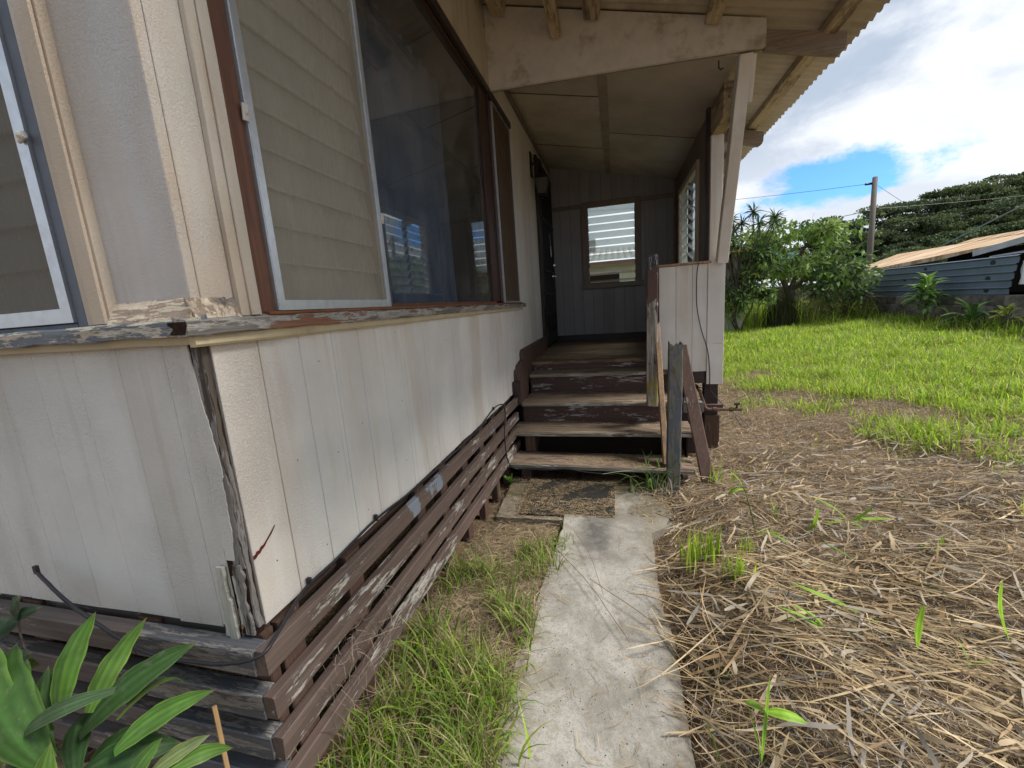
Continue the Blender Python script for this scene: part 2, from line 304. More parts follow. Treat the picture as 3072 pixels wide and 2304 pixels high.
g.col(cc); g.bump(g.math('SUBTRACT', g.math('ADD', g.math('MULTIPLY', n2, .7), g.math('MULTIPLY', n3, .7)), g.math('MULTIPLY', g.math('MULTIPLY', pit, pm), 1.2)), .003, .9); m_conc = g.m

# ================================================================== mesh helpers
class MB:
    def __init__(s): s.v = []; s.f = []
    def add(s, vs, fs):
        o = len(s.v); s.v += [tuple(v) for v in vs]; s.f += [tuple(i + o for i in f) for f in fs]; return s
    def box(s, x0, x1, y0, y1, z0, z1):
        x0, x1 = sorted((x0, x1)); y0, y1 = sorted((y0, y1)); z0, z1 = sorted((z0, z1))
        return s.add([(x0, y0, z0), (x1, y0, z0), (x1, y1, z0), (x0, y1, z0), (x0, y0, z1), (x1, y0, z1), (x1, y1, z1), (x0, y1, z1)],
                     [(0, 3, 2, 1), (4, 5, 6, 7), (0, 1, 5, 4), (1, 2, 6, 5), (2, 3, 7, 6), (3, 0, 4, 7)])
    def plank(s, a, b, up, w, t, n=8, c=.003, j=.0, seed=0, ej=.0):
        """board from a to b; `up` gives the width direction w, t the thickness; chamfered, worn edges; ej = ragged ends"""
        r = random.Random(seed + 5); a = Vector(a); b = Vector(b); d = (b - a); up = Vector(up); up = (up - up.project(d)).normalized(); sd = d.normalized().cross(up)
        hw, ht = w / 2, t / 2; c = min(c, hw * .6, ht * .6)
        cs = [(-hw + c, -ht), (hw - c, -ht), (hw, -ht + c), (hw, ht - c), (hw - c, ht), (-hw + c, ht), (-hw, ht - c), (-hw, -ht + c)]
        vs = []
        for i in range(n + 1):
            for (u, q) in cs:
                e = r.uniform(-ej, ej) if i in (0, n) else 0
                vs.append(a + d * (i / n) + d.normalized() * e + up * (u + r.uniform(-j, j)) + sd * (q + r.uniform(-j, j) * .7))
        fs = [(i * 8 + k, i * 8 + (k + 1) % 8, i * 8 + 8 + (k + 1) % 8, i * 8 + 8 + k) for i in range(n) for k in range(8)]
        fs += [tuple(range(7, -1, -1)), tuple(n * 8 + k for k in range(8))]
        return s.add(vs, fs)
    def prism(s, pts, off):
        n = len(pts); off = Vector(off); vs = [Vector(p) for p in pts] + [Vector(p) + off for p in pts]
        return s.add(vs, [tuple(range(n)), tuple(range(2 * n - 1, n - 1, -1))] + [(i, i + n, (i + 1) % n + n, (i + 1) % n) for i in range(n)])
    def tube(s, pts, r, k=8, taper=None):
        pts = [Vector(p) for p in pts]; vs = []; n = len(pts)
        for i, p in enumerate(pts):
            t = (pts[min(i + 1, n - 1)] - pts[max(i - 1, 0)]).normalized(); a = t.orthogonal().normalized() if i == 0 else (a - a.project(t)).normalized(); b = t.cross(a)
            rr = r if taper is None else r + (taper - r) * i / (n - 1)
            vs += [p + (a * math.cos(q) + b * math.sin(q)) * rr for q in [2 * math.pi * j / k for j in range(k)]]
        fs = [(i * k + j, i * k + (j + 1) % k, (i + 1) * k + (j + 1) % k, (i + 1) * k + j) for i in range(n - 1) for j in range(k)]
        return s.add(vs, fs + [tuple(range(k - 1, -1, -1)), tuple((n - 1) * k + j for j in range(k))])
    def ball(s, c, r, k=8, h=5, sq=(1, 1, 1)):
        vs = []; fs = []
        for i in range(h + 1):
            th = math.pi * i / h
            for j in range(k): ph = 2 * math.pi * j / k; vs.append((c[0] + r * sq[0] * math.sin(th) * math.cos(ph), c[1] + r * sq[1] * math.sin(th) * math.sin(ph), c[2] + r * sq[2] * math.cos(th)))
        for i in range(h):
            for j in range(k): fs.append((i * k + j, (i + 1) * k + j, (i + 1) * k + (j + 1) % k, i * k + (j + 1) % k))
        return s.add(vs, fs)
    def build(s, name, mat, parent=None, smooth=False):
        me = bpy.data.meshes.new(name); me.from_pydata(s.v, [], s.f); me.validate(); 
        import bmesh
        bm = bmesh.new(); bm.from_mesh(me); bmesh.ops.recalc_face_normals(bm, faces=bm.faces); bm.to_mesh(me); bm.free()
        me.materials.append(mat)
        if smooth: me.polygons.foreach_set('use_smooth', [True] * len(me.polygons))
        return link(name, me, parent)
def wloc(o):
    v = Vector((0, 0, 0))
    while o is not None: v += o.location; o = o.parent
    return v
def link(name, me, parent=None):
    o = bpy.data.objects.new(name, me); C.objects.link(o)
    if parent is not None: o.parent = parent; o.location = -wloc(parent)
    return o
def thing(name, label, cat, loc, group=None):
    o = bpy.data.objects.new(name, None); C.objects.link(o); o.location = loc; o.empty_display_size = .1
    return tag(o, label, cat, group)
def tag(o, label, cat, group=None):
    o['label'] = label; o['category'] = cat
    if group: o['group'] = group
    return o
def struct(o): o['kind'] = 'structure'; return o
def stuff(o, label=None, cat=None):
    o['kind'] = 'stuff'
    if label: o['label'] = label
    if cat: o['category'] = cat
    return o
def board(name, mat, parent, *a, **k): return MB().plank(*a, **k).build(name, mat, parent)
def bx(name, mat, parent, *a): return MB().box(*a).build(name, mat, parent)
def bbx(name, mat, parent, x0, x1, y0, y1, z0, z1, c=.003, j=.0006, seed=0, n=6):
    """box as a worn plank along its longest side"""
    d = [x1 - x0, y1 - y0, z1 - z0]; ax = max(range(3), key=lambda i: d[i]); o = [i for i in range(3) if i != ax]
    m = [(x0 + x1) / 2, (y0 + y1) / 2, (z0 + z1) / 2]; a = list(m); b = list(m); a[ax] = (x0, y0, z0)[ax]; b[ax] = (x1, y1, z1)[ax]
    u = [0, 0, 0]; u[o[0]] = 1
    return board(name, mat, parent, a, b, u, d[o[0]], d[o[1]], n=n, c=c, j=j, seed=seed)
def ribbons(name, P, S, Wd, col, mat, parent=None, smooth=True):
    """P (N,K,3) centre lines, S (N,K,3) side vectors, Wd (N,K) half widths, col (N,3) or (N,K,3)"""
    Nn, K = P.shape[:2]; V = np.empty((Nn, K, 2, 3), np.float32); V[:, :, 0] = P - S * Wd[..., None]; V[:, :, 1] = P + S * Wd[..., None]
    base = (np.arange(Nn) * K * 2)[:, None, None]; k = (np.arange(K - 1) * 2)[None, :, None]; F = base + k + np.array([0, 1, 3, 2])[None, None, :]
    nf = Nn * (K - 1); me = bpy.data.meshes.new(name); me.vertices.add(Nn * K * 2); me.vertices.foreach_set('co', V.ravel())
    me.loops.add(nf * 4); me.loops.foreach_set('vertex_index', F.ravel().astype(np.int32)); me.polygons.add(nf)
    me.polygons.foreach_set('loop_start', np.arange(0, nf * 4, 4, dtype=np.int32))
    me.polygons.foreach_set('use_smooth', np.full(nf, smooth)); me.update(calc_edges=True)
    if col.ndim == 2: col = np.repeat(col[:, None, :], K, 1)
    cv = np.ones((Nn, K, 2, 4), np.float32); cv[..., :3] = col[:, :, None, :]
    at = me.color_attributes.new('Col', 'FLOAT_COLOR', 'POINT'); at.data.foreach_set('color', cv.ravel()); me.materials.append(mat)
    return link(name, me, parent)
def unit(v): return v / np.maximum(np.linalg.norm(v, axis=-1, keepdims=True), 1e-9)
def pick(cols, n, jit=.15):
    c = np.array(cols)[rng.integers(0, len(cols), n)]; return c * (1 + rng.uniform(-jit, jit, (n, 1))) 

# ================================================================== ground
def sm(x, a, b): t = np.clip((x - a) / (b - a), 0, 1); return t * t * (3 - 2 * t)
def gz(x, y):
    x = np.asarray(x, float); y = np.asarray(y, float)
    z = -.10 * sm(y, 1.3, 2.9) * (1 - sm(x, .6, 2.5)) - .03
    z = z + .032 * np.maximum(x - .6, 0) * (x < 12) + .36 * (x >= 12)
    m = sm(x, .12, .62) * (1 - sm(y, 2.3, 3.4)) * .12            # raked-up straw mound beside the path
    m = m + .035 * np.exp(-((x - .42) ** 2 + (y - 1.75) ** 2) / .03) + .03 * np.exp(-((x - .5) ** 2 + (y - 1.2) ** 2) / .04) + .03 * np.sin(x * 5.1 + 1) * np.sin(y * 4.3) * sm(x, .3, .9) * (1 - sm(y, 6, 9))
    return z + m * (1 - sm(x, 3.5, 6))
def grid_ground():
    xs = np.concatenate([[-400, -120, -40, -15, -6, -3], np.arange(-1.6, 4.0, .06), np.arange(4, 14, .5), [16, 22, 40, 120, 500]])
    ys = np.concatenate([[-400, -100, -30, -8, -3], np.arange(-.5, 6, .06), np.arange(6, 20, .5), [24, 40, 80, 200, 800]])
    X, Y = np.meshgrid(xs, ys); Z = gz(X, Y)
    near = (X > -2) & (X < 4) & (Y < 6); Z = Z + np.where(near, rng.normal(0, .004, X.shape), 0)
    Z = np.where((X > -.42) & (X < .24) & (Y > -.6) & (Y < 2.5), np.minimum(Z, -.06), Z)      # bed under the slab
    nx, ny = len(xs), len(ys); idx = np.arange(nx * ny).reshape(ny, nx)
    F = np.stack([idx[:-1, :-1], idx[:-1, 1:], idx[1:, 1:], idx[1:, :-1]], -1).reshape(-1, 4)
    me = bpy.data.meshes.new('ground'); me.from_pydata(np.stack([X, Y, Z], -1).reshape(-1, 3).tolist(), [], F.tolist()); me.materials.append(m_ground)
    me.polygons.foreach_set('use_smooth', [True] * len(me.polygons)); struct(link('ground', me))
grid_ground()
def slab(name, pts, z, t=.08):
    """pts outline; slightly ragged edge, tilted with z at each point"""
    out = []
    for i, (p, q) in enumerate(zip(pts, pts[1:] + pts[:1])):
        n = max(1, int(math.dist(p[:2], q[:2]) / .06))
        for k in range(n): f = k / n; out.append((p[0] + (q[0] - p[0]) * f + rnd.uniform(-.004, .004), p[1] + (q[1] - p[1]) * f + rnd.uniform(-.004, .004), z + p[2] + (q[2] - p[2]) * f))
    return struct(MB().prism(out, (0, 0, -t)).build(name, m_conc))
slab('path', [(-.372, -.8, 0), (.182, -.8, 0), (.182, 1.40, 0), (.155, 1.6, 0), (.16, 2.2, -.02), (.285, 2.33, -.03), (.285, 2.40, -.03), (-.335, 2.40, -.03), (-.325, 2.2, -.02), (-.376, 1.3, 0)], -.012)
slab('path_landing', [(-.76, 2.32, 0), (-.335, 2.32, 0), (-.335, 2.404, 0), (.29, 2.404, 0), (.30, 2.95, -.03), (-.80, 2.95, -.03)], -.052)

# ================================================================== the house
HX = -.85
house = thing('house', 'weathered cream board house with brown slatted skirting, sagging porch and tin roof', 'house', (-.85, .70, 0))
P_ = .1375
# --- core walls behind the boards (with the openings left free)
def core(*a): return bx('wall', m_dark, house, *a)
TOP = 3.42
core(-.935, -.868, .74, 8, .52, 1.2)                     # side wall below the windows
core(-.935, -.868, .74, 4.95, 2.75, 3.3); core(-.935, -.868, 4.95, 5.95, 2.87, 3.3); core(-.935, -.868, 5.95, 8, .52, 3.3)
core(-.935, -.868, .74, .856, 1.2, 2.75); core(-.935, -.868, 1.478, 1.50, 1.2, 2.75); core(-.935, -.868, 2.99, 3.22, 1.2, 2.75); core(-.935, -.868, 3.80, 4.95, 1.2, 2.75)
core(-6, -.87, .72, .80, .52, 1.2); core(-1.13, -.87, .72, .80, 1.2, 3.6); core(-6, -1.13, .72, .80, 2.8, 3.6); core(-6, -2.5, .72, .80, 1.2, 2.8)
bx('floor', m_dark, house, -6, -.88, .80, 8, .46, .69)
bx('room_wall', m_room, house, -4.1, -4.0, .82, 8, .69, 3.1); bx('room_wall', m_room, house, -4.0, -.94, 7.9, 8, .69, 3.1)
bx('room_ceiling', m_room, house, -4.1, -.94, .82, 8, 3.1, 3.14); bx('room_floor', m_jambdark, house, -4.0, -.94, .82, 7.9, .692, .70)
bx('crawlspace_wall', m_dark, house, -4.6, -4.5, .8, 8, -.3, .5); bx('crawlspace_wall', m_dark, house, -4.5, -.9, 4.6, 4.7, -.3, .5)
# curtain behind the picture window
mb = MB(); n = 90; pts = [(-1.16 + .018 * math.sin(i * .9) + .008 * math.sin(i * 2.3), 1.45 + i * (3.05 - 1.45) / n) for i in range(n + 1)]
mb.add([(x, y, z) for z in (1.12, 2.78) for x, y in pts], [(i, i + 1, n + 2 + i, n + 1 + i) for i in range(n)]); mb.build('curtain', m_curtain, house)

# --- siding boards, side wall (faces +X)
def vboard(name, mat, x, y0, y1, z0, z1, seed, gap=.0011, parent=house, thick=.016, face='x', sign=1, ch=.0016):
    """a board of the siding, face plane at x (or y), gap left to its neighbour"""
    if face == 'x': a = (x - thick / 2 * sign, (y0 + y1) / 2, z0); b = (a[0], a[1], z1); w = y1 - y0 - gap * 2; up = (0, 1, 0)
    else: a = ((y0 + y1) / 2, x + thick / 2 * sign, z0); b = (a[0], a[1], z1); w = y1 - y0 - gap * 2; up = (1, 0, 0)
    return board(name, mat, parent, a, b, up, w, thick, n=3, c=ch, j=.0002, seed=seed, ej=.002)
ys = [.722, .846] + [.846 + P_ * i for i in range(1, 31)]
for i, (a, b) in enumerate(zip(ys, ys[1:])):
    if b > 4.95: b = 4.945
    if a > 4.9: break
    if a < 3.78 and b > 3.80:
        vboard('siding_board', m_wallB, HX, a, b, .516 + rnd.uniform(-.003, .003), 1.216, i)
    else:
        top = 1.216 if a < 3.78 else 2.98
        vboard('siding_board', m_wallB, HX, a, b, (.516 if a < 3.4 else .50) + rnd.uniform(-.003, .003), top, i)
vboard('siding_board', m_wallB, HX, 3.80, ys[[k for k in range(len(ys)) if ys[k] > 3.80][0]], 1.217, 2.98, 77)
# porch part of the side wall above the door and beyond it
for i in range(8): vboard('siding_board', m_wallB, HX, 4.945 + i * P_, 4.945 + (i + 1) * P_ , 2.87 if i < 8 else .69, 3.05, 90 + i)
# end wall (faces -Y)
xs = [-.905, -.944 - .0, -1.0815]
xs = [-.905] + [-.9575 - P_ * i for i in range(0, 22)]
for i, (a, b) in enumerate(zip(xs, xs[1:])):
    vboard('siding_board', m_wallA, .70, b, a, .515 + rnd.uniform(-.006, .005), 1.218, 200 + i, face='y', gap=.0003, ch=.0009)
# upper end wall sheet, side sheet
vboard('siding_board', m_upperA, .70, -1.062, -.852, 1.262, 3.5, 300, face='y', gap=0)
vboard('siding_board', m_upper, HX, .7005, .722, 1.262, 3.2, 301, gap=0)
vboard('siding_board', m_upper, HX, .7235, .815, 1.262, 3.2, 302, gap=.0)
core(-6, -1.14, .705, .715, 2.78, 3.6)
# casings
MB().prism([(-1.124, .681, 1.262), (-1.055, .681, 1.262), (-1.055, .681, 3.3), (-1.124, .681, 3.3)], (0, .019, 0)).build('window_casing', m_casing, house)
bbx('window_casing', m_casing, house, -1.098, -1.060, .674, .681, 1.262, 3.3, seed=4, j=.001)
bbx('window_casing', m_casing, house, -.85, -.832, .800, .850, 1.262, 3.2, seed=5, j=.0012, n=14)
bbx('window_casing', m_casing, house, -.832, -.824, .822, .849, 1.262, 3.2, seed=6, j=.0012, n=14)
# header boards above the windows
bbx('header_board', m_header, house, -.85, -.828, .868, 3.16, 2.745, 3.12, seed=8)
bbx('header_board', m_header, house, -.85, -.832, .70, 3.16, 3.14, 3.30, seed=9)
bbx('header_board', m_darkbrown, house, -.85, -.822, .868, 3.76, 2.70, 2.745, seed=10)
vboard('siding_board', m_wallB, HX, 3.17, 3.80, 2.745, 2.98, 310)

# --- rotten corner
cor = MB().prism([(-.905, .7015, .50), (-.858, .7015, .50), (-.858, .722, .50), (-.905, .722, .50)], (0, 0, .715)).build('corner_post', m_rotdark, house)
def jag(name, mat, edgeL, edgeR, y, t, z0, z1, n=26, amp=.004, seed=1, axis='x'):
    """upright split board whose two long edges are ragged; edgeL/edgeR are functions of z"""
    r = random.Random(seed); L = []; Rr = []
    n *= 2; ph = [(r.uniform(0, 6.28), r.uniform(0, 6.28), r.uniform(25, 240)) for _ in range(7)]
    for i in range(n + 1):
        z = z0 + (z1 - z0) * i / n; wl = sum(math.sin(z * f + p) * 30 / (f + 25) for p, q, f in ph); wr = sum(math.sin(z * f * 1.2 + q) * 30 / (f + 25) for p, q, f in ph)
        L.append((edgeL(z) + amp * .8 * wl + r.uniform(-amp, amp) * .15, z)); Rr.append((edgeR(z) + amp * .8 * wr + r.uniform(-amp, amp) * .15, z))
    mb = MB()
    for i in range(n):
        q = [L[i], Rr[i], Rr[i + 1], L[i + 1]]
        if axis == 'x': mb.prism([(a, y, z) for a, z in q], (0, t, 0))
        else: mb.prism([(y, a, z) for a, z in q], (t, 0, 0))
    return mb.build(name, mat, house)
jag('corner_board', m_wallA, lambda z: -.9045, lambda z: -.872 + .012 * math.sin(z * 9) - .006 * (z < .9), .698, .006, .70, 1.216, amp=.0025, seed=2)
jag('corner_board', m_rot, lambda z: -.884 + .006 * math.sin(z * 23), lambda z: -.856 + .003 * math.sin(z * 31), .7005, .006, .68, 1.217, amp=.003, seed=3)
jag('corner_board', m_rot, lambda z: .703 + .002 * math.sin(z * 31), lambda z: .7160 + .003 * math.sin(z * 17), -.858, .006, .52, 1.217, amp=.0025, seed=4, axis='y')
jag('split_strip', m_strip, lambda z: -.930 + .003 * math.sin(z * 40), lambda z: -.903 - .006 * (z > .6), .688, .008, .462, .685, amp=.003, seed=5)
jag('split_strip', m_rot, lambda z: -.884, lambda z: -.862 + .004 * math.sin(z * 50), .694, .006, .505, .69, amp=.004, seed=6)
jag('split_strip', m_strip, lambda z: -.893, lambda z: -.886, .6965, .004, .53, .66, n=14, amp=.002, seed=7)
jag('split_strip', m_barewood, lambda z: -.902, lambda z: -.892 + .01 * math.sin(z * 60), .70, .004, .492, .57, n=12, amp=.004, seed=9)
jag('split_strip', m_strip, lambda z: -.944, lambda z: -.934, .694, .004, .485, .535, n=8, amp=.003, seed=8)
MB().prism([(-.849, .722, .689), (-.849, .729, .690), (-.849, .736, .695), (-.849, .742, .695), (-.849, .749, .701), (-.849, .757, .704), (-.849, .768, .7135), (-.849, .783, .723), (-.849, .797, .737), (-.849, .796, .739), (-.849, .780, .7265), (-.849, .765, .716), (-.849, .755, .7095), (-.849, .747, .7095), (-.849, .741, .7035), (-.849, .734, .7045), (-.849, .728, .699), (-.849, .722, .699)], (.0012, 0, 0)).build('torn_edge', plain('rust_red_stain', (.12, .02, .012), .8), house)
# dark timber seen in the gap above the skirting
bbx('sill_plate', m_stud, house, -.92, -.875, .73, 4.6, .47, .515, seed=12); bbx('sill_plate', m_slatAb, house, -4.5, -.865, .715, .75, .43, .515, seed=13)

mb = MB()
for k in range(26):
    y = .80 + k * P_ ; 
    for z in (.60, .88, 1.13):
        if y < 4.8 and rnd.random() < .45: mb.ball((HX + .0003, y + rnd.uniform(-.03, .03), z + rnd.uniform(-.05, .05)), .0022, 6, 4, (.35, 1, 1))
stuff(mb.build('nail_heads', m_pipe, house))
# --- window sills
def sill(name, mat, pts_profile, a, b, axis, seed, n=24):
    r = random.Random(seed); vs = []; k = len(pts_profile)
    for i in range(n + 1):
        f = a + (b - a) * i / n
        for (u, z) in pts_profile:
            j = r.uniform(-.0022, .0022); vs.append((u + j, f, z + j) if axis == 'y' else (f, u + j, z + j))
    fs = [(i * k + q, i * k + (q + 1) % k, (i + 1) * k + (q + 1) % k, (i + 1) * k + q) for i in range(n) for q in range(k)] + [tuple(range(k)), tuple(n * k + q for q in range(k))]
    return MB().add(vs, fs).build(name, mat, house)
sill('window_sill', m_sill, [(-.845, 1.224), (-.821, 1.225), (-.818, 1.228), (-.8175, 1.253), (-.821, 1.257), (-.84, 1.262), (-.85, 1.265)], .654, 3.93, 'y', 3, 70)
sill('window_sill', m_sillA, [(.705, 1.224), (.659, 1.225), (.6565, 1.228), (.656, 1.253), (.659, 1.257), (.69, 1.262), (.70, 1.265)], -4.2, -.820, 'x', 4, 60)
sill('sill_fillet', m_fillet, [(.70, 1.260), (.670, 1.257), (.674, 1.266), (.697, 1.302), (.70, 1.303)], -1.056, -.838, 'x', 5, 30)
sill('sill_fillet', m_fillet, [(-.85, 1.260), (-.829, 1.257), (-.832, 1.266), (-.848, 1.302), (-.85, 1.303)], .686, .800, 'y', 6, 14)
jag('sill_rotten_end', m_rotdark, lambda z: -.858 + .006 * math.sin(z * 300), lambda z: -.822, .6535, .003, 1.228, 1.254, n=10, amp=.006, seed=14)
sill('sill_trim', m_undertrim, [(-.845, 1.203), (-.832, 1.203), (-.830, 1.206), (-.830, 1.226), (-.845, 1.226)], .675, 3.82, 'y', 7, 20)
sill('sill_trim', m_undertrim, [(.695, 1.209), (.680, 1.209), (.678, 1.211), (.678, 1.227), (.695, 1.227)], -4.2, -.845, 'x', 8, 20)
bbx('sill_apron', plain('orange_brown_apron', (.30, .13, .06), .7, .2, var=.3, ns=12, dirt=((.14, .07, .04), .5)), house, -.848, -.8215, .87, 3.80, 1.2595, 1.268, seed=16)

# --- windows
def window(name): return name
w1 = bbx('window', m_jamb, house, -.90, -.840, .850, .912, 1.252, 2.72, seed=20); w1['label'] = 'screened louvre window nearest the house corner, red-brown jamb and aluminium frame'
def alu_frame(parent, mat, x0, x1, y0, y1, z0, z1, w, face='x'):
    mb = MB()
    for (a, b, c, d) in ((y0, y0 + w, z0, z1), (y1 - w, y1, z0, z1), (y0 + w, y1 - w, z0, z0 + w), (y0 + w, y1 - w, z1 - w, z1)):
        if face == 'x': mb.box(x0, x1, a, b, c, d); mb.box(x1, x1 + .002, a + w * .1, b - w * .55, c + .001, d - .001) if (b - a) < w * 1.5 else None
        else: mb.box(a, b, x0, x1, c, d)
    return mb.build('screen_frame', mat, parent)
alu_frame(w1, m_alu, -.846, -.832, .912, 1.474, 1.270, 2.70, .026)
MB().box(-.8385, -.8375, .938, 1.448, 1.288, 2.675).build('insect_screen', m_screen, w1)
for k in range(15):
    z = 1.30 + k * .096; MB().prism([(-.880, .915, z), (-.875, .915, z + .002), (-.892, .915, z + .100), (-.897, .915, z + .098)], (0, .557, 0)).build('louver_blade', m_louvero, w1); bx('blade_edge', m_clip, w1, -.8745, -.8715, .915, 1.472, z, z + .0055)
for (y, z) in ((.908, 1.727), (1.478, 1.59)): MB().plank((-.832, y, z - .018), (-.829, y, z + .018), (0, 1, 0), .016, .008, n=3, c=.003).ball((-.828, y, z), .006).build('screen_clip', m_clip, w1)
w2 = bbx('window', m_jamb, house, -.90, -.846, 1.476, 1.503, 1.252, 2.70, seed=21); w2['label'] = 'large dark picture window pane in red-brown frame'
bbx('frame', m_jamb, w2, -.90, -.848, 1.503, 3.02, 1.252, 1.283, seed=22); bbx('frame', m_jambdark, w2, -.90, -.85, 2.965, 3.22, 1.283, 2.70, seed=23); bbx('frame', m_jambdark, w2, -.90, -.85, 1.503, 2.965, 2.685, 2.70, seed=24)
bbx('glazing_bead', m_jambdark, w2, -.862, -.846, 2.958, 2.966, 1.283, 2.685, seed=25); bbx('glazing_bead', m_jambdark, w2, -.846, -.838, 3.13, 3.15, 1.283, 2.70, seed=26)
MB().box(-.870, -.866, 1.503, 2.965, 1.283, 2.685).build('glass_pane', m_glass, w2)
w3 = bbx('window', m_jambdark, house, -.90, -.85, 3.22, 3.232, 1.252, 2.70, seed=27); w3['label'] = 'narrow screened window beside the porch'
alu_frame(w3, m_alu, -.850, -.836, 3.232, 3.776, 1.269, 2.70, .012); MB().box(-.8425, -.8415, 3.244, 3.764, 1.274, 2.69).build('insect_screen', m_screenC, w3)
w4 = bbx('window', m_trimgrey, house, -1.172, -1.136, .690, .75, 1.245, 3.3, seed=28); w4['label'] = 'screened louvre window of the end wall with slate-grey jamb'
bbx('frame', m_trimgrey, w4, -2.45, -1.172, .690, .74, 1.258, 1.270, seed=29)
alu_frame(w4, m_alu, .684, .694, -2.42, -1.172, 1.271, 2.75, .032, 'y'); MB().box(-2.39, -1.204, .6885, .6895, 1.294, 2.72).build('insect_screen', m_screenA, w4)
for k in range(15):
    z = 1.30 + k * .096; MB().prism([(-2.4, .716, z), (-2.4, .711, z + .002), (-2.4, .728, z + .100), (-2.4, .733, z + .098)], (1.2, 0, 0)).build('louver_blade', m_louvero, w4)
MB().plank((-1.186, .679, 1.645), (-1.162, .677, 1.652), (0, 0, 1), .014, .008, n=2).ball((-1.172, .676, 1.652), .008).build('screen_clip', m_clip, w4)

# --- slatted skirting
sl = [(.436, .502), (.306, .386), (.192, .270), (.075, .150), (-.035, .035)]
sl = [(.428, .494), (.306, .372), (.188, .254), (.070, .137)]
for i, (z0, z1) in enumerate(sl):
    m = m_slatp if i == 0 else m_slat
    board('skirting_slat', m, house, (-.819, .664, (z0 + z1) / 2), (-.819, 3.275, (z0 + z1) / 2 + .002), (0, 0, 1), z1 - z0, .030, n=40, c=.003, j=.0003, seed=400 + i, ej=.003)
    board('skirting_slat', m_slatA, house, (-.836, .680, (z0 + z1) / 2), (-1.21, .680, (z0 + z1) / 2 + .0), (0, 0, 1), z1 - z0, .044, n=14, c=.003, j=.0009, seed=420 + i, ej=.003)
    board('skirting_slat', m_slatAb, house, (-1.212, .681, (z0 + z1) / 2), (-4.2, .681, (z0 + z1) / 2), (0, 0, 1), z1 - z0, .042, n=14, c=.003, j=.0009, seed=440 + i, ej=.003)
for y in (.745, 1.02, 1.50, 1.75, 2.05, 2.36, 2.64, 2.95): bbx('skirting_stud', m_stud, house, -.885, -.840, y, y + .075, -.15, .50, seed=int(y * 100))
for x in (-.92, -1.25, -1.7, -2.3): bbx('skirting_stud', m_stud, house, x, x + .075, .704, .735, -.15, .50, seed=int(-x * 100))

# ================================================================== porch (part of the house)
DZ = .69
for i in range(15):
    y0 = 3.985 + i * P_ + (0 if i else 0); y1 = min(y0 + P_ - .003, 6.0)
    board('deck_board', m_deck, house, (-.845, (y0 + y1) / 2, DZ - .016), (.775, (y0 + y1) / 2, DZ - .016), (0, 1, 0), y1 - y0, .032, n=10, c=.004, j=.0012, seed=500 + i, ej=.004)
    if y1 >= 6: break
bbx('deck_joist', m_darkbrown, house, -.84, .80, 4.04, 4.07, .50, .674, seed=520)
bx('under_deck_dark', m_dark, house, -.84, .45, 3.50, 3.52, -.25, .38); bx('under_deck_dark', m_dark, house, -.84, .70, 4.30, 4.34, -.2, .67); bx('under_deck_dark', m_dark, house, .48, .49, 3.15, 4.3, -.25, .24)  # black sheets stand in for the darkness behind the open steps and deck
# cheek board beside the steps running into a base board along the wall
MB().prism([(-.848, 3.37, .46), (-.848, 3.37, .685), (-.848, 3.40, .705), (-.848, 3.44, .71), (-.848, 3.46, .735), (-.848, 3.63, .76), (-.848, 3.635, .82), (-.848, 3.68, .848), (-.848, 4.93, .855), (-.848, 4.93, .692), (-.848, 3.98, .69), (-.848, 3.98, .58), (-.848, 3.78, .575), (-.848, 3.72, .40), (-.848, 3.40, .40)], (.042, 0, 0)).build('cheek_board', m_brownboard, house)
bbx('cheek_board', m_darkbrown, house, -.848, -.800, 3.30, 3.38, .44, .62, seed=521)
# far wall of the porch
FY = 6.0
def fboard(x0, x1, z0, z1, s): vboard('porch_wall_board', m_porch, FY, x0, x1, z0, z1, s, face='y')
xa = [-.848 + P_ * i for i in range(13)]
for i, (a, b) in enumerate(zip(xa, xa[1:])):
    a_, b_ = a, min(b, .80)
    if a_ >= .80: break
    mid = (a_ + b_) / 2; ct = 2.832 - .213 * mid + .0
    fboard(a_, b_, 2.50, ct + .03, 600 + i)
    if b_ <= -.421 or a_ >= .336: fboard(a_, b_, .775, 2.497, 620 + i)
    else:
        fboard(a_, b_, .775, 1.43, 640 + i)
        if a_ < -.421: fboard(a_, -.40, 1.433, 2.497, 660 + i)
        if b_ > .336: fboard(.325, b_, 1.433, 2.497, 661 + i)
bx('porch_wall_gap_shade', m_black, house, -.85, .80, 6.003, 6.02, .60, .80)  # black strip stands in for the shadow band below the boards
bx('wall', m_dark, house, -.85, -.35, 6.02, 6.08, .5, 3.2); bx('wall', m_dark, house, .27, .84, 6.02, 6.08, .5, 2.85); bx('wall', m_dark, house, -.35, .27, 6.02, 6.08, .5, 1.46); bx('wall', m_dark, house, -.35, .27, 6.02, 6.08, 2.46, 3.1)
bbx('rail_board', m_porchtrim, house, -.80, -.425, 5.975, 5.999, 2.455, 2.50, seed=30); bbx('rail_board', m_porchtrim, house, .34, .76, 5.975, 5.999, 2.455, 2.50, seed=31)
bbx('corner_batten', m_porchtrim, house, .735, .76, 5.975, 5.999, .78, 2.66, seed=32)
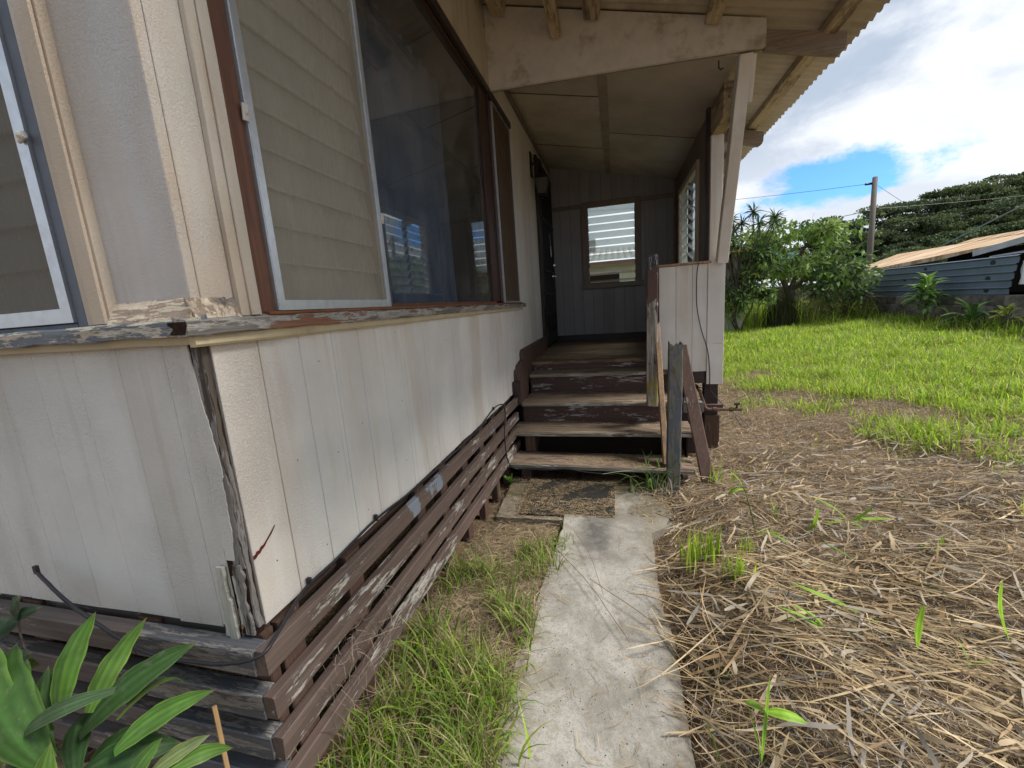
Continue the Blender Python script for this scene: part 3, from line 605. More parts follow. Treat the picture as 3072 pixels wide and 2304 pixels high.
def louver_window(parent_label, cx0, cx1, z0, z1, y, axis, nb, open_, sgn):
    """jalousie: frame with a row of glass blades; axis 'x' = blades run along x at depth y, 'y' = blades run along y at x=y"""
    f = .076; mb = []
    def bxx(nm, mat, par, u0, u1, d0, d1, za, zb, s=1):
        return bbx(nm, mat, par, u0, u1, d0, d1, za, zb, seed=s) if axis == 'x' else bbx(nm, mat, par, d0, d1, u0, u1, za, zb, seed=s)
    fm = m_porchtrim
    d0, d1 = (y - .022, y) if sgn < 0 else (y, y + .022)
    w = bxx('window', fm, house, cx0 - f, cx0, d0, d1, z0, z1 + f, 1); w['label'] = parent_label
    bxx('frame', fm, w, cx1, cx1 + f, d0, d1, z0, z1 + f, 2); bxx('frame', fm, w, cx0, cx1, d0, d1, z1, z1 + f, 3)
    return w
pw = louver_window('small jalousie window in the far wall of the porch', -.345, .265, 1.46, 2.44, FY - .001, 'x', 10, .5, -1)
bbx('sill', m_porchtrim, pw, -.445, .37, 5.945, 5.999, 1.395, 1.458, seed=33)
zb = [1.50, 1.575, 1.70 - .04, 1.80, 1.885, 1.985, 2.08, 2.175, 2.27, 2.395]
tl = [.02, .02, .03, .07, .075, .08, .08, .08, .08, .10]
for k in range(10):
    z = 1.475 + k * .0975; dz = (.022, .022, .03, .07, .068, .065, .065, .065, .062, .085)[k]; dy = math.sqrt(max(.0001, .105 ** 2 - dz ** 2)) / 2
    if k == 2: z += .02
    MB().prism([(-.338, 6.035 - dy, z + dz), (-.338, 6.035 - dy + .004, z + dz + .004), (-.338, 6.035 + dy + .004, z + .004), (-.338, 6.035 + dy, z)][::1], (.596, 0, 0)).build('louver_blade', m_louver, pw)
    for x in (-.343, .259): MB().prism([(x, 6.03 - dy - .006, z + dz - .03), (x, 6.03 - dy - .006, z + dz + .014), (x, 6.04 + dy, z + .02), (x, 6.04 + dy, z - .01)], (.006, 0, 0)).build('louver_clip', m_black, pw)
for x in (-.347, .265): bx('louver_channel', m_darkbrown, pw, x, x + .003, 6.0, 6.08, 1.46, 2.44)
# side wall of the porch with its own jalousie window
SX = .76
for i in range(17):
    a = 3.74 + i * P_; b = min(a + P_, 5.99)
    if a > 5.98: break
    vboard('porch_wall_board', m_porch, SX, a, b, .70, 1.47, 700 + i, face='x', sign=-1)
    if b < 4.44 or a > 5.50: vboard('porch_wall_board', m_porchtrim, SX, a, b, 1.49, 2.66, 720 + i, face='x', sign=-1)
    else: vboard('porch_wall_board', m_porchtrim, SX, max(a, 3.8), b, 2.42, 2.66, 740 + i, face='x', sign=-1)
for (a, b, c, d) in ((3.74, 6.0, .62, 1.49), (3.80, 4.43, 1.49, 2.66), (5.52, 6.06, 1.49, 2.66), (4.43, 5.52, 2.42, 2.66)): bx('wall', m_wallB, house, .78, .832, a, b, c, d)
sw = bbx('window', m_casing, house, .735, .775, 4.38, 4.44, 1.49, 2.42, seed=40); sw['label'] = 'jalousie window with frosted blades in the side wall of the porch'
bbx('frame', m_casing, sw, .735, .775, 5.50, 5.56, 1.49, 2.42, seed=41); bbx('frame', m_casing, sw, .735, .775, 4.44, 5.50, 2.36, 2.42, seed=42); bbx('frame', m_darkbrown, sw, .757, .80, 4.955, 4.985, 1.49, 2.36, seed=43)
for (ya, yb) in ((4.45, 4.95), (4.99, 5.49)):
    for k in range(9):
        z = 1.50 + k * .0955; MB().prism([(.80, ya, z), (.804, ya, z + .002), (.757, ya, z + .068), (.753, ya, z + .066)], (0, yb - ya, 0)).build('louver_blade', m_louver, sw)
        for yc in (ya - .004, yb): MB().prism([(.806, yc, z - .008), (.75, yc, z + .052), (.744, yc, z + .074), (.77, yc, z + .07), (.806, yc, z + .02)], (0, .005, 0)).build('louver_clip', m_alu, sw)
for (y, z) in ((4.96, 1.66), (5.0, 2.0), (4.47, 2.02)): MB().tube([(.75, y, z), (.70, y - .02, z + .03)], .006).tube([(.70, y - .02, z + .03), (.685, y - .05, z - .02)], .004).build('louver_crank', m_clip, sw)
m_ceilb = plain('ceiling_batten_paint', (.40, .34, .27), .8, .15, var=.25, ns=8)
# ceiling panels and battens
def cz(x): return 2.832 - .213 * x
def cpanel(x0, x1, y0, y1, name='ceiling_panel', m=m_ceil, up=0., t=.008):
    MB().prism([(x0, y0, cz(x0) + up), (x1, y0, cz(x1) + up), (x1, y1, cz(x1) + up), (x0, y1, cz(x0) + up)], (0, 0, t)).build(name, m, house)
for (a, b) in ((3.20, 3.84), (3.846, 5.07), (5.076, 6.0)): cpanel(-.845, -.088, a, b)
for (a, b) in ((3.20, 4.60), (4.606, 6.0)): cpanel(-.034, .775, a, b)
cpanel(-.095, -.027, 3.20, 6.0, 'ceiling_batten', m_ceilb, -.010, .016)
for y in (3.84, 5.07): cpanel(-.845, -.10, y - .004, y + .012, 'ceiling_batten', m_darkbrown, -.001, .012)
cpanel(-.03, .775, 4.597, 4.612, 'ceiling_batten', m_darkbrown, -.001, .012)
bbx('ceiling_batten', m_porchtrim, house, -.846, -.815, 3.2, 6.0, 2.955, 2.98, seed=44)
# front cross beam: tapered board closing the gable of the porch
def rz(x): return 3.07 - .25 * x
MB().prism([(-.83, 3.162, 2.735), (.10, 3.162, 2.705), (.912, 3.162, 2.672), (.912, 3.162, rz(.912) - .02), (-.83, 3.162, rz(-.83) - .02)], (0, .022, 0)).build('cross_beam_board', m_beam, house)
MB().prism([(-.83, 3.184, 2.737), (.10, 3.184, 2.707), (.912, 3.184, 2.674), (.912, 3.184, 2.78), (-.83, 3.184, 2.86)], (0, .022, 0)).build('cross_beam', m_rafter, house)
MB().prism([(.91, 3.165, 2.655), (1.30, 3.165, 2.560), (1.325, 3.165, 2.575), (1.335, 3.165, 2.60), (1.335, 3.165, 2.668), (.91, 3.165, 2.765)], (0, .045, 0)).build('rafter_tail', m_rafter, house)
for y in (4.60, 6.05): MB().prism([(.84, y, 2.645), (1.30, y, 2.520), (1.325, y, 2.535), (1.335, y, 2.56), (1.335, y, 2.635), (.84, y, 2.765)], (0, .045, 0)).build('rafter_tail', m_rafter, house)
bbx('side_beam', m_purlin, house, .726, .815, 3.36, 3.76, 2.39, 2.60, seed=45); bbx('side_beam', m_darkbrown, house, .765, .815, 3.76, 6.0, 2.39, 2.68, seed=46)
# parapet, its boards, the post and the brace
for i, (a, b, z0) in enumerate(((.345, .475, .625), (.475, .60, .625), (.60, .712, .600))): vboard('parapet_board', m_wallB, 3.70, a, b, z0, 1.462, 800 + i, face='y')
vboard('parapet_board', m_wallB, 3.692, .712, .838, .83, 1.466, 804, face='y'); vboard('parapet_board', m_wallB, 3.692, .712, .838, .492, .827, 805, face='y')
bbx('parapet_rail', m_barewood, house, .335, .735, 3.685, 3.80, 1.464, 1.482, seed=47); bx('wall', m_darkbrown, house, .345, .80, 3.717, 3.76, .60, 1.46)
bbx('parapet_rail', m_brownboard, house, .36, .60, 3.68, 3.74, .585, .622, seed=48)
bbx('porch_post', m_wallB, house, .722, .806, 3.70, 3.79, 1.466, 2.392, seed=49)
bbx('porch_post', m_darkbrown, house, .70, .722, 3.74, 3.80, 1.48, 2.60, seed=50)
board('porch_brace', m_wallB, house, (.802, 3.66, 1.466), (.812, 3.21, 2.672), (1, 0, 0), .076, .085, n=8, c=.004, j=.0012, seed=51)
board('porch_brace', m_wallB, house, (.864, 3.30, 2.43), (.862, 3.215, 2.665), (1, 0, 0), .024, .06, n=4, c=.003, j=.001, seed=52)
MB().tube([(.66, 3.2, 2.66), (.66, 3.2, 2.62), (.67, 3.195, 2.605), (.685, 3.19, 2.61)], .004).build('hook', m_black, house)
# pier under the porch corner
bbx('porch_pier', m_darkbrown, house, .715, .825, 3.79, 3.88, .10, .60, seed=53); bbx('porch_pier', m_brownboard, house, .70, .86, 3.76, 3.90, .255, .30, seed=54); bbx('pier_footing', m_stud, house, .72, .84, 3.78, 3.90, -.10, .20, seed=55)
bbx('pier_footing', m_rot, house, .52, .68, 3.60, 3.80, .27, .36, c=.012, j=.004); bbx('pier_footing', m_darkbrown, house, .50, .66, 3.66, 3.82, -.1, .27)
bbx('deck_joist', m_darkbrown, house, .60, .70, 3.70, 6.0, .50, .60, seed=56)

# --- roof
def corrugated(name, mat, x0, x1, y0, y1, zf, parent, amp=.009, lam=.076, nx=10, steps=8, wear=0.):
    n = int((y1 - y0) / lam * steps); V = []; F = []
    xs_ = [x0 + (x1 - x0) * i / nx for i in range(nx + 1)]
    for i, x in enumerate(xs_):
        for k in range(n + 1):
            y = y0 + (y1 - y0) * k / n; e = wear * rng.uniform(-1, 1) if i in (0, nx) else 0
            V.append((x + e, y, zf(x) + amp * math.sin(2 * math.pi * y / lam)))
    w = n + 1
    for i in range(nx):
        for k in range(n): F.append((i * w + k, i * w + k + 1, (i + 1) * w + k + 1, (i + 1) * w + k))
    return MB().add(V, F).build(name, mat, parent, smooth=True)
roof = corrugated('roof', m_roofu, -3.2, 1.45, .84, .86, lambda x: rz(x), house); roof['label'] = 'rusty corrugated metal roof over the porch'  # out-of-view front edge, placed for the shade it throws on the walls
edges_ = [.86] + [.86 + .684 * i for i in range(1, 9)]
for i, (a, b) in enumerate(zip(edges_, edges_[1:])):
    dx = rnd.uniform(-.012, .012); up = .0015 * (i % 2)
    corrugated('roof_sheet', m_roofu, -.95, 1.45 + dx, a, b + .08, lambda x: rz(x) + up + .002, roof, wear=.004)
MB().prism([(-3.2, .84, 3.90), (-.9, .84, 3.31), (-.9, 6.6, 3.31), (-3.2, 6.6, 3.90)], (0, 0, .01)).build('roof_sheet', m_roofu, roof)
for (x, y0, y1, w, h, dz, s) in ((1.252, .9, 6.5, .075, .07, .012, 1), (-.107, 1.6, 3.13, .095, .08, .012, 2), (.608, 1.6, 3.13, .088, .07, .012, 3), (-.72, 1.6, 3.14, .09, .08, .012, 5), (1.252, 6.5, 6.6, .07, .07, .012, 6)):
    zt = rz(x) - dz - .002; board('purlin', m_purlin, roof, (x, y0, zt - h / 2), (x, y1, zt - h / 2), (1, 0, -.25), w, h, n=10, c=.004, j=.002, seed=60 + s, ej=.004)
board('purlin', m_purlin, roof, (-.335, 1.6, 3.10), (-.345, 3.135, 2.985), (1, 0, 0), .068, .072, n=10, c=.004, j=.002, seed=70, ej=.006)

# --- door
dr = bbx('door', m_darkbrown, house, -.848, -.815, 4.945, 5.04, .70, 2.86, seed=71); dr['label'] = 'dark front door behind a black iron security gate'
bbx('frame', m_darkbrown, dr, -.848, -.815, 5.90, 5.97, .70, 2.86, seed=72); bbx('frame', m_darkbrown, dr, -.848, -.815, 5.04, 5.90, 2.80, 2.86, seed=73)
bx('door_panel', m_black, dr, -.90, -.87, 5.04, 5.90, .69, 2.80)
mb = MB()
for k in range(9): mb.box(-.812, -.798, 5.06 + k * .1, 5.074 + k * .1, .73, 2.78)
for z in (.73, 1.35, 1.62, 2.2, 2.77): mb.box(-.815, -.795, 5.04, 5.90, z, z + .022)
for k in range(4): mb.tube([(-.80, 5.12 + k * .2 + .07 * math.cos(t), 1.0 + .12 * math.sin(t)) for t in [i * .5 for i in range(13)]], .006, 6)
mb.build('security_gate', m_black, dr)
bx('kick_plate', m_darkbrown, dr, -.822, -.806, 5.05, 5.89, .74, .98)
MB().ball((-.775, 5.62, 1.72), .026).tube([(-.80, 5.62, 1.72), (-.775, 5.62, 1.72)], .014).build('deadbolt', m_chrome, dr)
MB().tube([(-.80, 5.62, 1.58), (-.75, 5.62, 1.58)], .012).tube([(-.75, 5.62, 1.58), (-.745, 5.53, 1.575)], .010).ball((-.795, 5.62, 1.58), .028).build('handle', m_chrome, dr)
# tag hung on the gate
tg = MB().tube([(-.79, 5.50, 2.10), (-.785, 5.50, 1.93)], .0015, 5).prism([(-.786, 5.47, 1.95), (-.786, 5.52, 1.945), (-.786, 5.545, 1.84), (-.786, 5.515, 1.815), (-.786, 5.475, 1.84)], (.003, 0, 0)).build('paper_tag', m_tag)
tag(tg, 'white paper tag hanging on a string from the dark front door gate', 'tag')
# wall lantern
ln = thing('wall_lantern', 'black coach lantern with frosted glass on the wall beside the front door', 'lantern', (-.85, 4.75, 2.45))
def frustum(c, r0, r1, z0, z1, k=4, a0=math.pi / 4):
    vs = [(c[0] + r * math.cos(a0 + 2 * math.pi * j / k), c[1] + r * math.sin(a0 + 2 * math.pi * j / k), z) for r, z in ((r0, z0), (r1, z1)) for j in range(k)]
    return vs, [tuple(range(k - 1, -1, -1)), tuple(range(k, 2 * k))] + [(j, (j + 1) % k, (j + 1) % k + k, j + k) for j in range(k)]
lc = (-.735, 4.75)
MB().add(*frustum(lc, .058, .098, 2.40, 2.545)).build('lamp_glass', m_lampglass, ln)
mb = MB().add(*frustum(lc, .11, .05, 2.547, 2.60)).add(*frustum(lc, .05, .02, 2.60, 2.64)).add(*frustum(lc, .064, .06, 2.372, 2.398)).ball((lc[0], lc[1], 2.36), .014)
for j in range(4):
    a = math.pi / 4 + j * math.pi / 2; mb.tube([(lc[0] + .061 * math.cos(a), lc[1] + .061 * math.sin(a), 2.398), (lc[0] + .102 * math.cos(a), lc[1] + .102 * math.sin(a), 2.548)], .005, 5)
mb.build('lamp_housing', m_black, ln)
MB().tube([(-.735, 4.75, 2.64), (-.735, 4.75, 2.70), (-.76, 4.75, 2.75), (-.80, 4.75, 2.74), (-.845, 4.75, 2.68)], .009).box(-.85, -.835, 4.70, 4.80, 2.58, 2.82).build('bracket', m_black, ln)

# ================================================================== steps
st_ = thing('porch_steps', 'worn brown wooden steps with peeling paint climbing to the porch', 'steps', (-.2, 3.2, -.1))
def tread(x0, x1, y0, y1, z, t, s, mat=m_tread, tilt=0., j=.0016):
    board('nosing', m_nosing, st_, (x0 + .006, y0 - .001, z - t / 2 - .003), (x1 - .006, y0 - .001, z - t / 2 - .003 + tilt), (0, 0, 1), t - .010, .010, n=26, c=.002, j=.0012, seed=s + 30)
    return board('tread', mat, st_, (x0, (y0 + y1) / 2, z - t / 2), (x1, (y0 + y1) / 2, z - t / 2 + tilt), (0, 1, 0), y1 - y0, t, n=26, c=.006, j=j, seed=s, ej=.005)
tread(-.845, .50, 2.915, 3.185, .070, .036, 1, tilt=-.02, j=.0024); tread(-.845, .53, 3.135, 3.45, .245, .034, 2); tread(-.80, .43, 3.405, 3.81, .42, .034, 3); tread(-.80, .40, 3.77, 4.08, .605, .034, 4)
for (y, z0, z1, s, x0) in ((3.44, .245, .386, 1, -.80), (3.80, .42, .571, 2, -.795), (4.00, .603, .660, 3, -.80)): bbx('riser', m_riser, st_, x0, .42, y, y + .022, z0, z1, seed=80 + s)
board('stringer', m_stud, st_, (-.70, 2.98, -.20), (-.70, 3.95, .42), (0, 0, 1), .10, .05, n=6, c=.004, j=.001, seed=85)
bbx('stringer', m_stud, st_, -.745, -.665, 2.99, 3.06, -.16, .04, seed=86); bbx('stringer', m_stud, st_, -.745, -.665, 3.20, 3.27, -.16, .21, seed=87)
board('stringer', m_stud, st_, (.46, 3.05, -.15), (.46, 3.95, .40), (0, 0, 1), .16, .04, n=6, c=.004, j=.001, seed=88)
# newel, broken grey post, skewed boards
nw = board('newel_post', m_newel, None, (.256, 3.36, .40), (.266, 3.35, 1.535), (1, 0, 0), .078, .085, n=26, c=.006, j=.0018, seed=90, ej=.006)
tag(nw, 'tall handrail post with flaking cream and brown paint hanging beside the upper steps', 'post')
nc = MB().plank((.264, 3.353, 1.43), (.265, 3.352, 1.537), (1, 0, 0), .083, .090, n=4, c=.005, j=.001).build('post_cap_wrap', peel('dark_flaking_wrap', (.035, .036, .046), (.5, .5, .5), (.3, .3, .3), 'z', .7, .5)); nc.parent = nw; nc.location = (0, 0, 0); nc['label'] = 'dark grey painted top end of the post'
r = random.Random(4); gp = MB().plank((.350, 2.865, -.16), (.366, 2.865, .905), (1, 0, 0), .084, .084, n=30, c=.005, j=.0014, seed=91)
gp.prism([(.325, 2.824, .90), (.407, 2.824, .90), (.407, 2.824, .928), (.398, 2.824, .940), (.388, 2.824, .922), (.376, 2.824, .930), (.360, 2.824, .916), (.345, 2.824, .925), (.337, 2.824, .918), (.325, 2.824, .945)], (0, .08, 0))
tag(gp.build('broken_post', m_greypost), 'broken-topped slate grey wooden post standing at the foot of the steps', 'post')
tag(board('leaning_board', m_barewood, None, (.318, 2.98, .06), (.300, 3.42, 1.02), (1, 0, 0), .036, .09, n=14, c=.003, j=.001, seed=92), 'bare tan wooden board leaning between the tall flaking post and the grey post', 'board')
tag(board('leaning_board', m_brownboard, None, (.612, 2.97, -.14), (.462, 3.34, .86), (1, 0, 0), .085, .034, n=14, c=.004, j=.0014, seed=93), 'dark brown board slanting down to the right behind the grey post', 'board')
# rubber mat
o = bx('doormat', m_mat, None, -.615, -.035, 2.36, 2.86, -.050, -.041); tag(o, 'dirty black rubber doormat half buried in straw below the steps', 'doormat')
# pipe with valve
pp = thing('water_pipe', 'rusty water pipe with a small valve under the right corner of the porch', 'pipe', (.72, 3.72, 0))
MB().tube([(.67, 3.9, .44), (.665, 3.70, .43), (.70, 3.66, .30), (.72, 3.66, .285)], .014).tube([(.70, 3.66, .285), (.98, 3.66, .282)], .013).tube([(.76, 3.66, .285), (.79, 3.66, .285)], .018).tube([(.885, 3.66, .283), (.91, 3.66, .283)], .018).build('pipe', m_pipe, pp)
MB().tube([(.94, 3.66, .28), (.94, 3.66, .325)], .008).tube([(.92, 3.66, .325), (.96, 3.66, .33)], .010).build('valve', m_cable, pp)

# ================================================================== cables
def wob(pts, n, a, seed=0):
    r = random.Random(seed); pts = [Vector(p) for p in pts]; out = []
    for i in range(len(pts) - 1):
        p0 = pts[max(i - 1, 0)]; p1 = pts[i]; p2 = pts[i + 1]; p3 = pts[min(i + 2, len(pts) - 1)]
        for k in range(n):
            t = k / n; out.append(.5 * ((2 * p1) + (-p0 + p2) * t + (2 * p0 - 5 * p1 + 4 * p2 - p3) * t * t + (-p0 + 3 * p1 - 3 * p2 + p3) * t ** 3) + Vector((r.uniform(-a, a), r.uniform(-a, a), r.uniform(-a, a))))
    return out + [pts[-1]]
cb = thing('black_cable', 'black cable clipped under the siding and hanging down over the lowest step', 'cable', (-.84, .7, .5))
MB().tube(wob([(-1.50, .660, .64), (-1.38, .64, .585), (-1.27, .64, .52), (-1.15, .642, .466), (-1.0, .640, .462), (-.88, .638, .478), (-.80, .655, .50), (-.81, .73, .512), (-.838, .85, .524), (-.843, .98, .520), (-.843, 1.21, .530), (-.838, 1.5, .515), (-.835, 1.9, .510), (-.838, 2.3, .507), (-.843, 2.70, .545), (-.80, 2.78, .56), (-.785, 2.80, .50), (-.785, 2.74, .36), (-.785, 2.76, .17), (-.775, 2.86, .055), (-.70, 2.900, .030), (-.50, 2.905, .026), (-.378, 2.905, .036), (-.25, 2.90, .020), (-.116, 2.90, .008)], 6, .0006), .0045, 7).build('cable', m_cable, cb, smooth=True)
MB().tube(wob([(-.116, 2.90, .008), (.0, 2.902, .03), (.10, 2.91, .035)], 4, .0005), .002, 6).build('wire_end', m_clip, cb)
for p in ((-.842, .865, .532), (-.842, 1.205, .540), (-.842, 2.70, .552), (-1.50, .66, .645)): bx('cable_clip', m_cable, cb, p[0] - .004, p[0] + .008, p[1] - .004, p[1] + .004, p[2] - .012, p[2] + .010)
c2 = MB().tube(wob([(.642, 3.682, 1.475), (.628, 3.68, 1.38), (.63, 3.68, 1.15), (.665, 3.68, .95), (.72, 3.678, .75), (.735, 3.68, .50), (.70, 3.70, .46), (.62, 3.72, .47)], 8, .0006), .0038, 7).tube(wob([(.735, 3.68, .5), (.76, 3.72, .42), (.86, 3.70, .30), (.98, 3.66, .20), (1.02, 3.62, .14), (.96, 3.60, .16), (.92, 3.62, .24)], 6, .001), .003, 6).build('parapet_cable', m_cable, None, smooth=True)
tag(c2, 'thin black wire hanging down the face of the cream porch parapet', 'cable')

# ================================================================== boundary wall, panel, shed, neighbour
WX = 7.05
bw = thing('block_wall', 'low grey concrete block wall at the right edge of the yard, blue steel panel above', 'wall', (WX, 12, 0))
bx('mortar', m_mortar, bw, WX + .012, WX + .17, 8.0, 14.7, -.2, .795)
for r_ in range(4):
    z1 = .80 - r_ * .2; off = .2 if r_ % 2 else 0
    for k in range(18):
        y0 = 7.95 + k * .4 - off; y1 = y0 + .392
        if y1 > 14.72 or y0 < 7.4: continue
        bbx('block', m_cmu, bw, WX + rnd.uniform(-.003, .003), WX + .18, y0, y1, z1 - .192, z1, seed=1000 + r_ * 40 + k, c=.006, j=.002, n=3)
pn = thing('steel_panel', 'blue-grey ribbed steel panel with dark tar spots standing on the block wall', 'panel', (WX, 12, .8))
def ribbed(y0, y1, z0, z1, n=5, slant=.0):
    mb = MB(); h = (z1 - z0) / n
    prof = []
    for k in range(n): zb_ = z0 + k * h; prof += [(0, zb_ + .01), (0, zb_ + h - .035), (.03, zb_ + h - .012), (.03, zb_ + h - .004)]
    prof.append((0, z1 + .01)); yy_ = [(y1, lambda z: y1), (y0, lambda z: y0 - .12 * (z - z0) / (z1 - z0))]
    V = [(WX + .03 - p[0], (y1 if q == 0 else y0 - .22 * (p[1] - z0) + .02 * math.sin(p[1] * 43)), p[1]) for q in range(2) for p in prof]; k = len(prof)
    mb.add(V, [(i, i + 1, k + i + 1, k + i) for i in range(k - 1)]); return mb
pm = ribbed(9.92, 14.56, .805, 1.515).build('panel_sheet', m_panel, pn)
for (y, z) in ((10.35, 1.42), (10.42, 1.12), (10.42, .90), (12.2, 1.42), (13.9, 1.43), (12.6, .95), (12.9, 1.2), (14.0, 1.15)):
    MB().ball((WX + .028, y, z), .058 if y < 11 else .045, 10, 6, (.10, 1.15, .85)).build('tar_spot', m_dot, pn)
# shed behind
sh = thing('shed', 'ramshackle shed with a rust-tan corrugated roof behind the blue-grey panel', 'shed', (8.5, 13, 0))
MB().prism([(7.6, 15.75, 1.56), (7.6, 13.84, 1.565), (7.6, 12.63, 1.62), (7.6, 10.48, 1.82), (7.6, 8.0, 2.05), (10.0, 10.6, 2.18), (10.0, 13.8, 2.13), (10.0, 16.0, 2.13), (10.0, 18.8, 2.11), (10.0, 20.8, 1.84)], (0, 0, .012)).build('roof', m_rustroof, sh)
MB().prism([(10.0, 9.0, 2.14), (10.0, 16.0, 2.12), (10.4, 16.0, 2.24), (10.4, 9.0, 2.26)], (0, 0, .03)).build('roof_ridge', m_rustroof, sh)
bx('wall', m_dark, sh, 8.4, 8.5, 7.5, 15.3, 0, 1.55); bx('wall', m_dark, sh, 8.0, 10, 15.5, 15.6, 0, 1.5)
MB().prism([(7.45, 11.0, 1.545), (7.45, 8.0, 1.60), (8.2, 8.0, 1.78), (8.2, 10.2, 1.68)], (0, 0, .02)).build('loose_roof_sheet', m_greyroof, sh); bx('wall', m_dark, sh, 8.1, 8.15, 7.5, 13.2, .8, 1.75)
board('loose_board', m_greyroof, sh, (7.5, 11.5, 1.66), (7.7, 9.6, 1.95), (0, 0, 1), .12, .03); board('shed_pole', m_panel, sh, (11, 18.5, 2.2), (11, 14.0, 3.35), (0, 0, 1), .035, .035)
board('shed_pole', m_panel, sh, (11, 14.6, 2.0), (11, 14.6, 3.2), (1, 0, 0), .05, .05)
for i, (y, z, w, h, m) in enumerate(((9.78, 1.20, .17, .42, m_cloth), (9.62, 1.08, .15, .5, m_clothdark), (9.48, 1.10, .14, .36, m_cloth), (9.74, .93, .10, .16, m_clothdark))):
    nn = 8; V = []; F = []
    for a in range(nn + 1):
        for b in range(nn + 1): u = a / nn; v = b / nn; V.append((7.16 + i * .03 + .02 * math.sin(u * 9 + i), y + (u - .5) * w * (1 - .35 * math.sin(v * 5 + i) ** 2), z + (v - .5) * h))
    for a in range(nn):
        for b in range(nn): q = a * (nn + 1) + b; F.append((q, q + 1, q + nn + 2, q + nn + 1))
    o = MB().add(V, F).build('hanging_cloth', m, None, True)
    tag(o, ('white garment hung up beside the right end of the steel panel', 'dark cloth hanging to the right of the white garment', 'second white cloth at the very right edge, above the block wall', 'small dark rag below the white garment by the steel panel')[i], 'cloth', 'cloths hanging behind the block wall')
# utility pole with wires
up_ = thing('utility_pole', 'weathered wooden utility pole behind the shrubs', 'utility pole', (14.7, 30.3, 0))
MB().tube([(14.62, 30.2, 0), (14.78, 30.4, 3), (15.17, 31.31, 7.28)], .17, 10, .13).build('pole', m_pole, up_, True)
for q_ in (((15.05, 31.3, 6.95), (14.65, 31.2, 6.93), .07), ((15.1, 31.3, 5.4), (14.85, 31.2, 5.38), .05), ((15.3, 31.3, 5.5), (15.5, 31.3, 5.5), .05)): MB().tube(q_[:2], q_[2], 6).build('insulator', m_black, up_)
def wire(a, b, sag, r=.018, lab=''):
    a = Vector(a); b = Vector(b); o = MB().tube([a.lerp(b, t) - Vector((0, 0, sag * 4 * t * (1 - t))) for t in [i / 14 for i in range(15)]], r, 5).build('power_line', m_cable, None)
    tag(o, lab, 'power line', 'power lines at the utility pole')
wire((14.8, 31.2, 6.93), (-14, 32, 8.6), .5, .012, 'upper power line running left from the top of the utility pole')
wire((14.9, 31.2, 5.38), (-14, 36, 4.5), .6, .018, 'lower, thicker power line running left from the middle of the utility pole')
wire((15.2, 31.3, 5.5), (40, 40, 7.0), .3, .012, 'power line running right from the utility pole towards the wooded hill')
wire((15.2, 31.3, 6.9), (19, 29, 2.5), 0, .010, 'steep stay wire coming down right of the utility pole')
wire((15.2, 31.3, 5.2), (18.2, 30, 2.0), 0, .010, 'second stay wire, lower and closer to the utility pole')
# neighbour house seen through the jalousie
nb = thing('neighbour_house', 'pale yellow neighbouring house with weathered corrugated roof seen through the porch window', 'house', (-1, 14, 0))
corr = []
mb = MB(); n = 120; V = []
for i in range(n + 1):
    x = -4 + 7.5 * i / n; V.append((x, 12.9, 2.37 + .02 * math.sin(i * 2.1)))
for i in range(n + 1):
    x = -4 + 7.5 * i / n; V.append((x, 16.0, 3.05 - .05 * (x + .5) + .02 * math.sin(i * 2.1)))
mb.add(V, [(i, i + 1, n + 2 + i, n + 1 + i) for i in range(n)]).build('roof', m_whiteroof, nb)
bx('roof_vent', m_whiteroof, nb, -2.0, -.62, 14.9, 15.8, 2.8, 3.25)
bx('fascia', m_fascia, nb, -4, 3.5, 12.93, 12.97, 2.24, 2.33)
bx('wall', m_nwall, nb, -4, 3.5, 13.3, 13.5, 0, 2.3); f_ = bx('window', m_whiteroof, nb, -1.1, .18, 13.26, 13.299, 1.35, 2.06); bx('pane', m_dark, f_, -1.04, .12, 13.25, 13.259, 1.41, 2.0)
# distant buildings left of the tree: blue roof, white shed roof
bh = thing('blue_roofed_house', 'house with a dark teal roof half hidden behind the leafy tree', 'house', (8, 34, 0))
MB().prism([(4.5, 33, 3.0), (12.5, 33, 3.0), (11.5, 37, 4.6), (5.5, 37, 4.6)], (0, 0, .1)).build('roof', m_blueroof, bh); bx('wall', m_cmu, bh, 5, 12, 33.6, 36, 0, 3.0)
wsx = thing('low_shed', 'low shed with a pale corrugated roof behind the leafy tree', 'shed', (6, 24, 0))
MB().prism([(3.6, 21.5, 1.22), (9.6, 21.5, 1.26), (9.2, 24, 1.62), (4.0, 24, 1.60)], (0, 0, .05)).build('roof', m_greyroof, wsx); bx('wall', m_cmu, wsx, 3.9, 9.2, 22, 22.2, 0, 1.3)

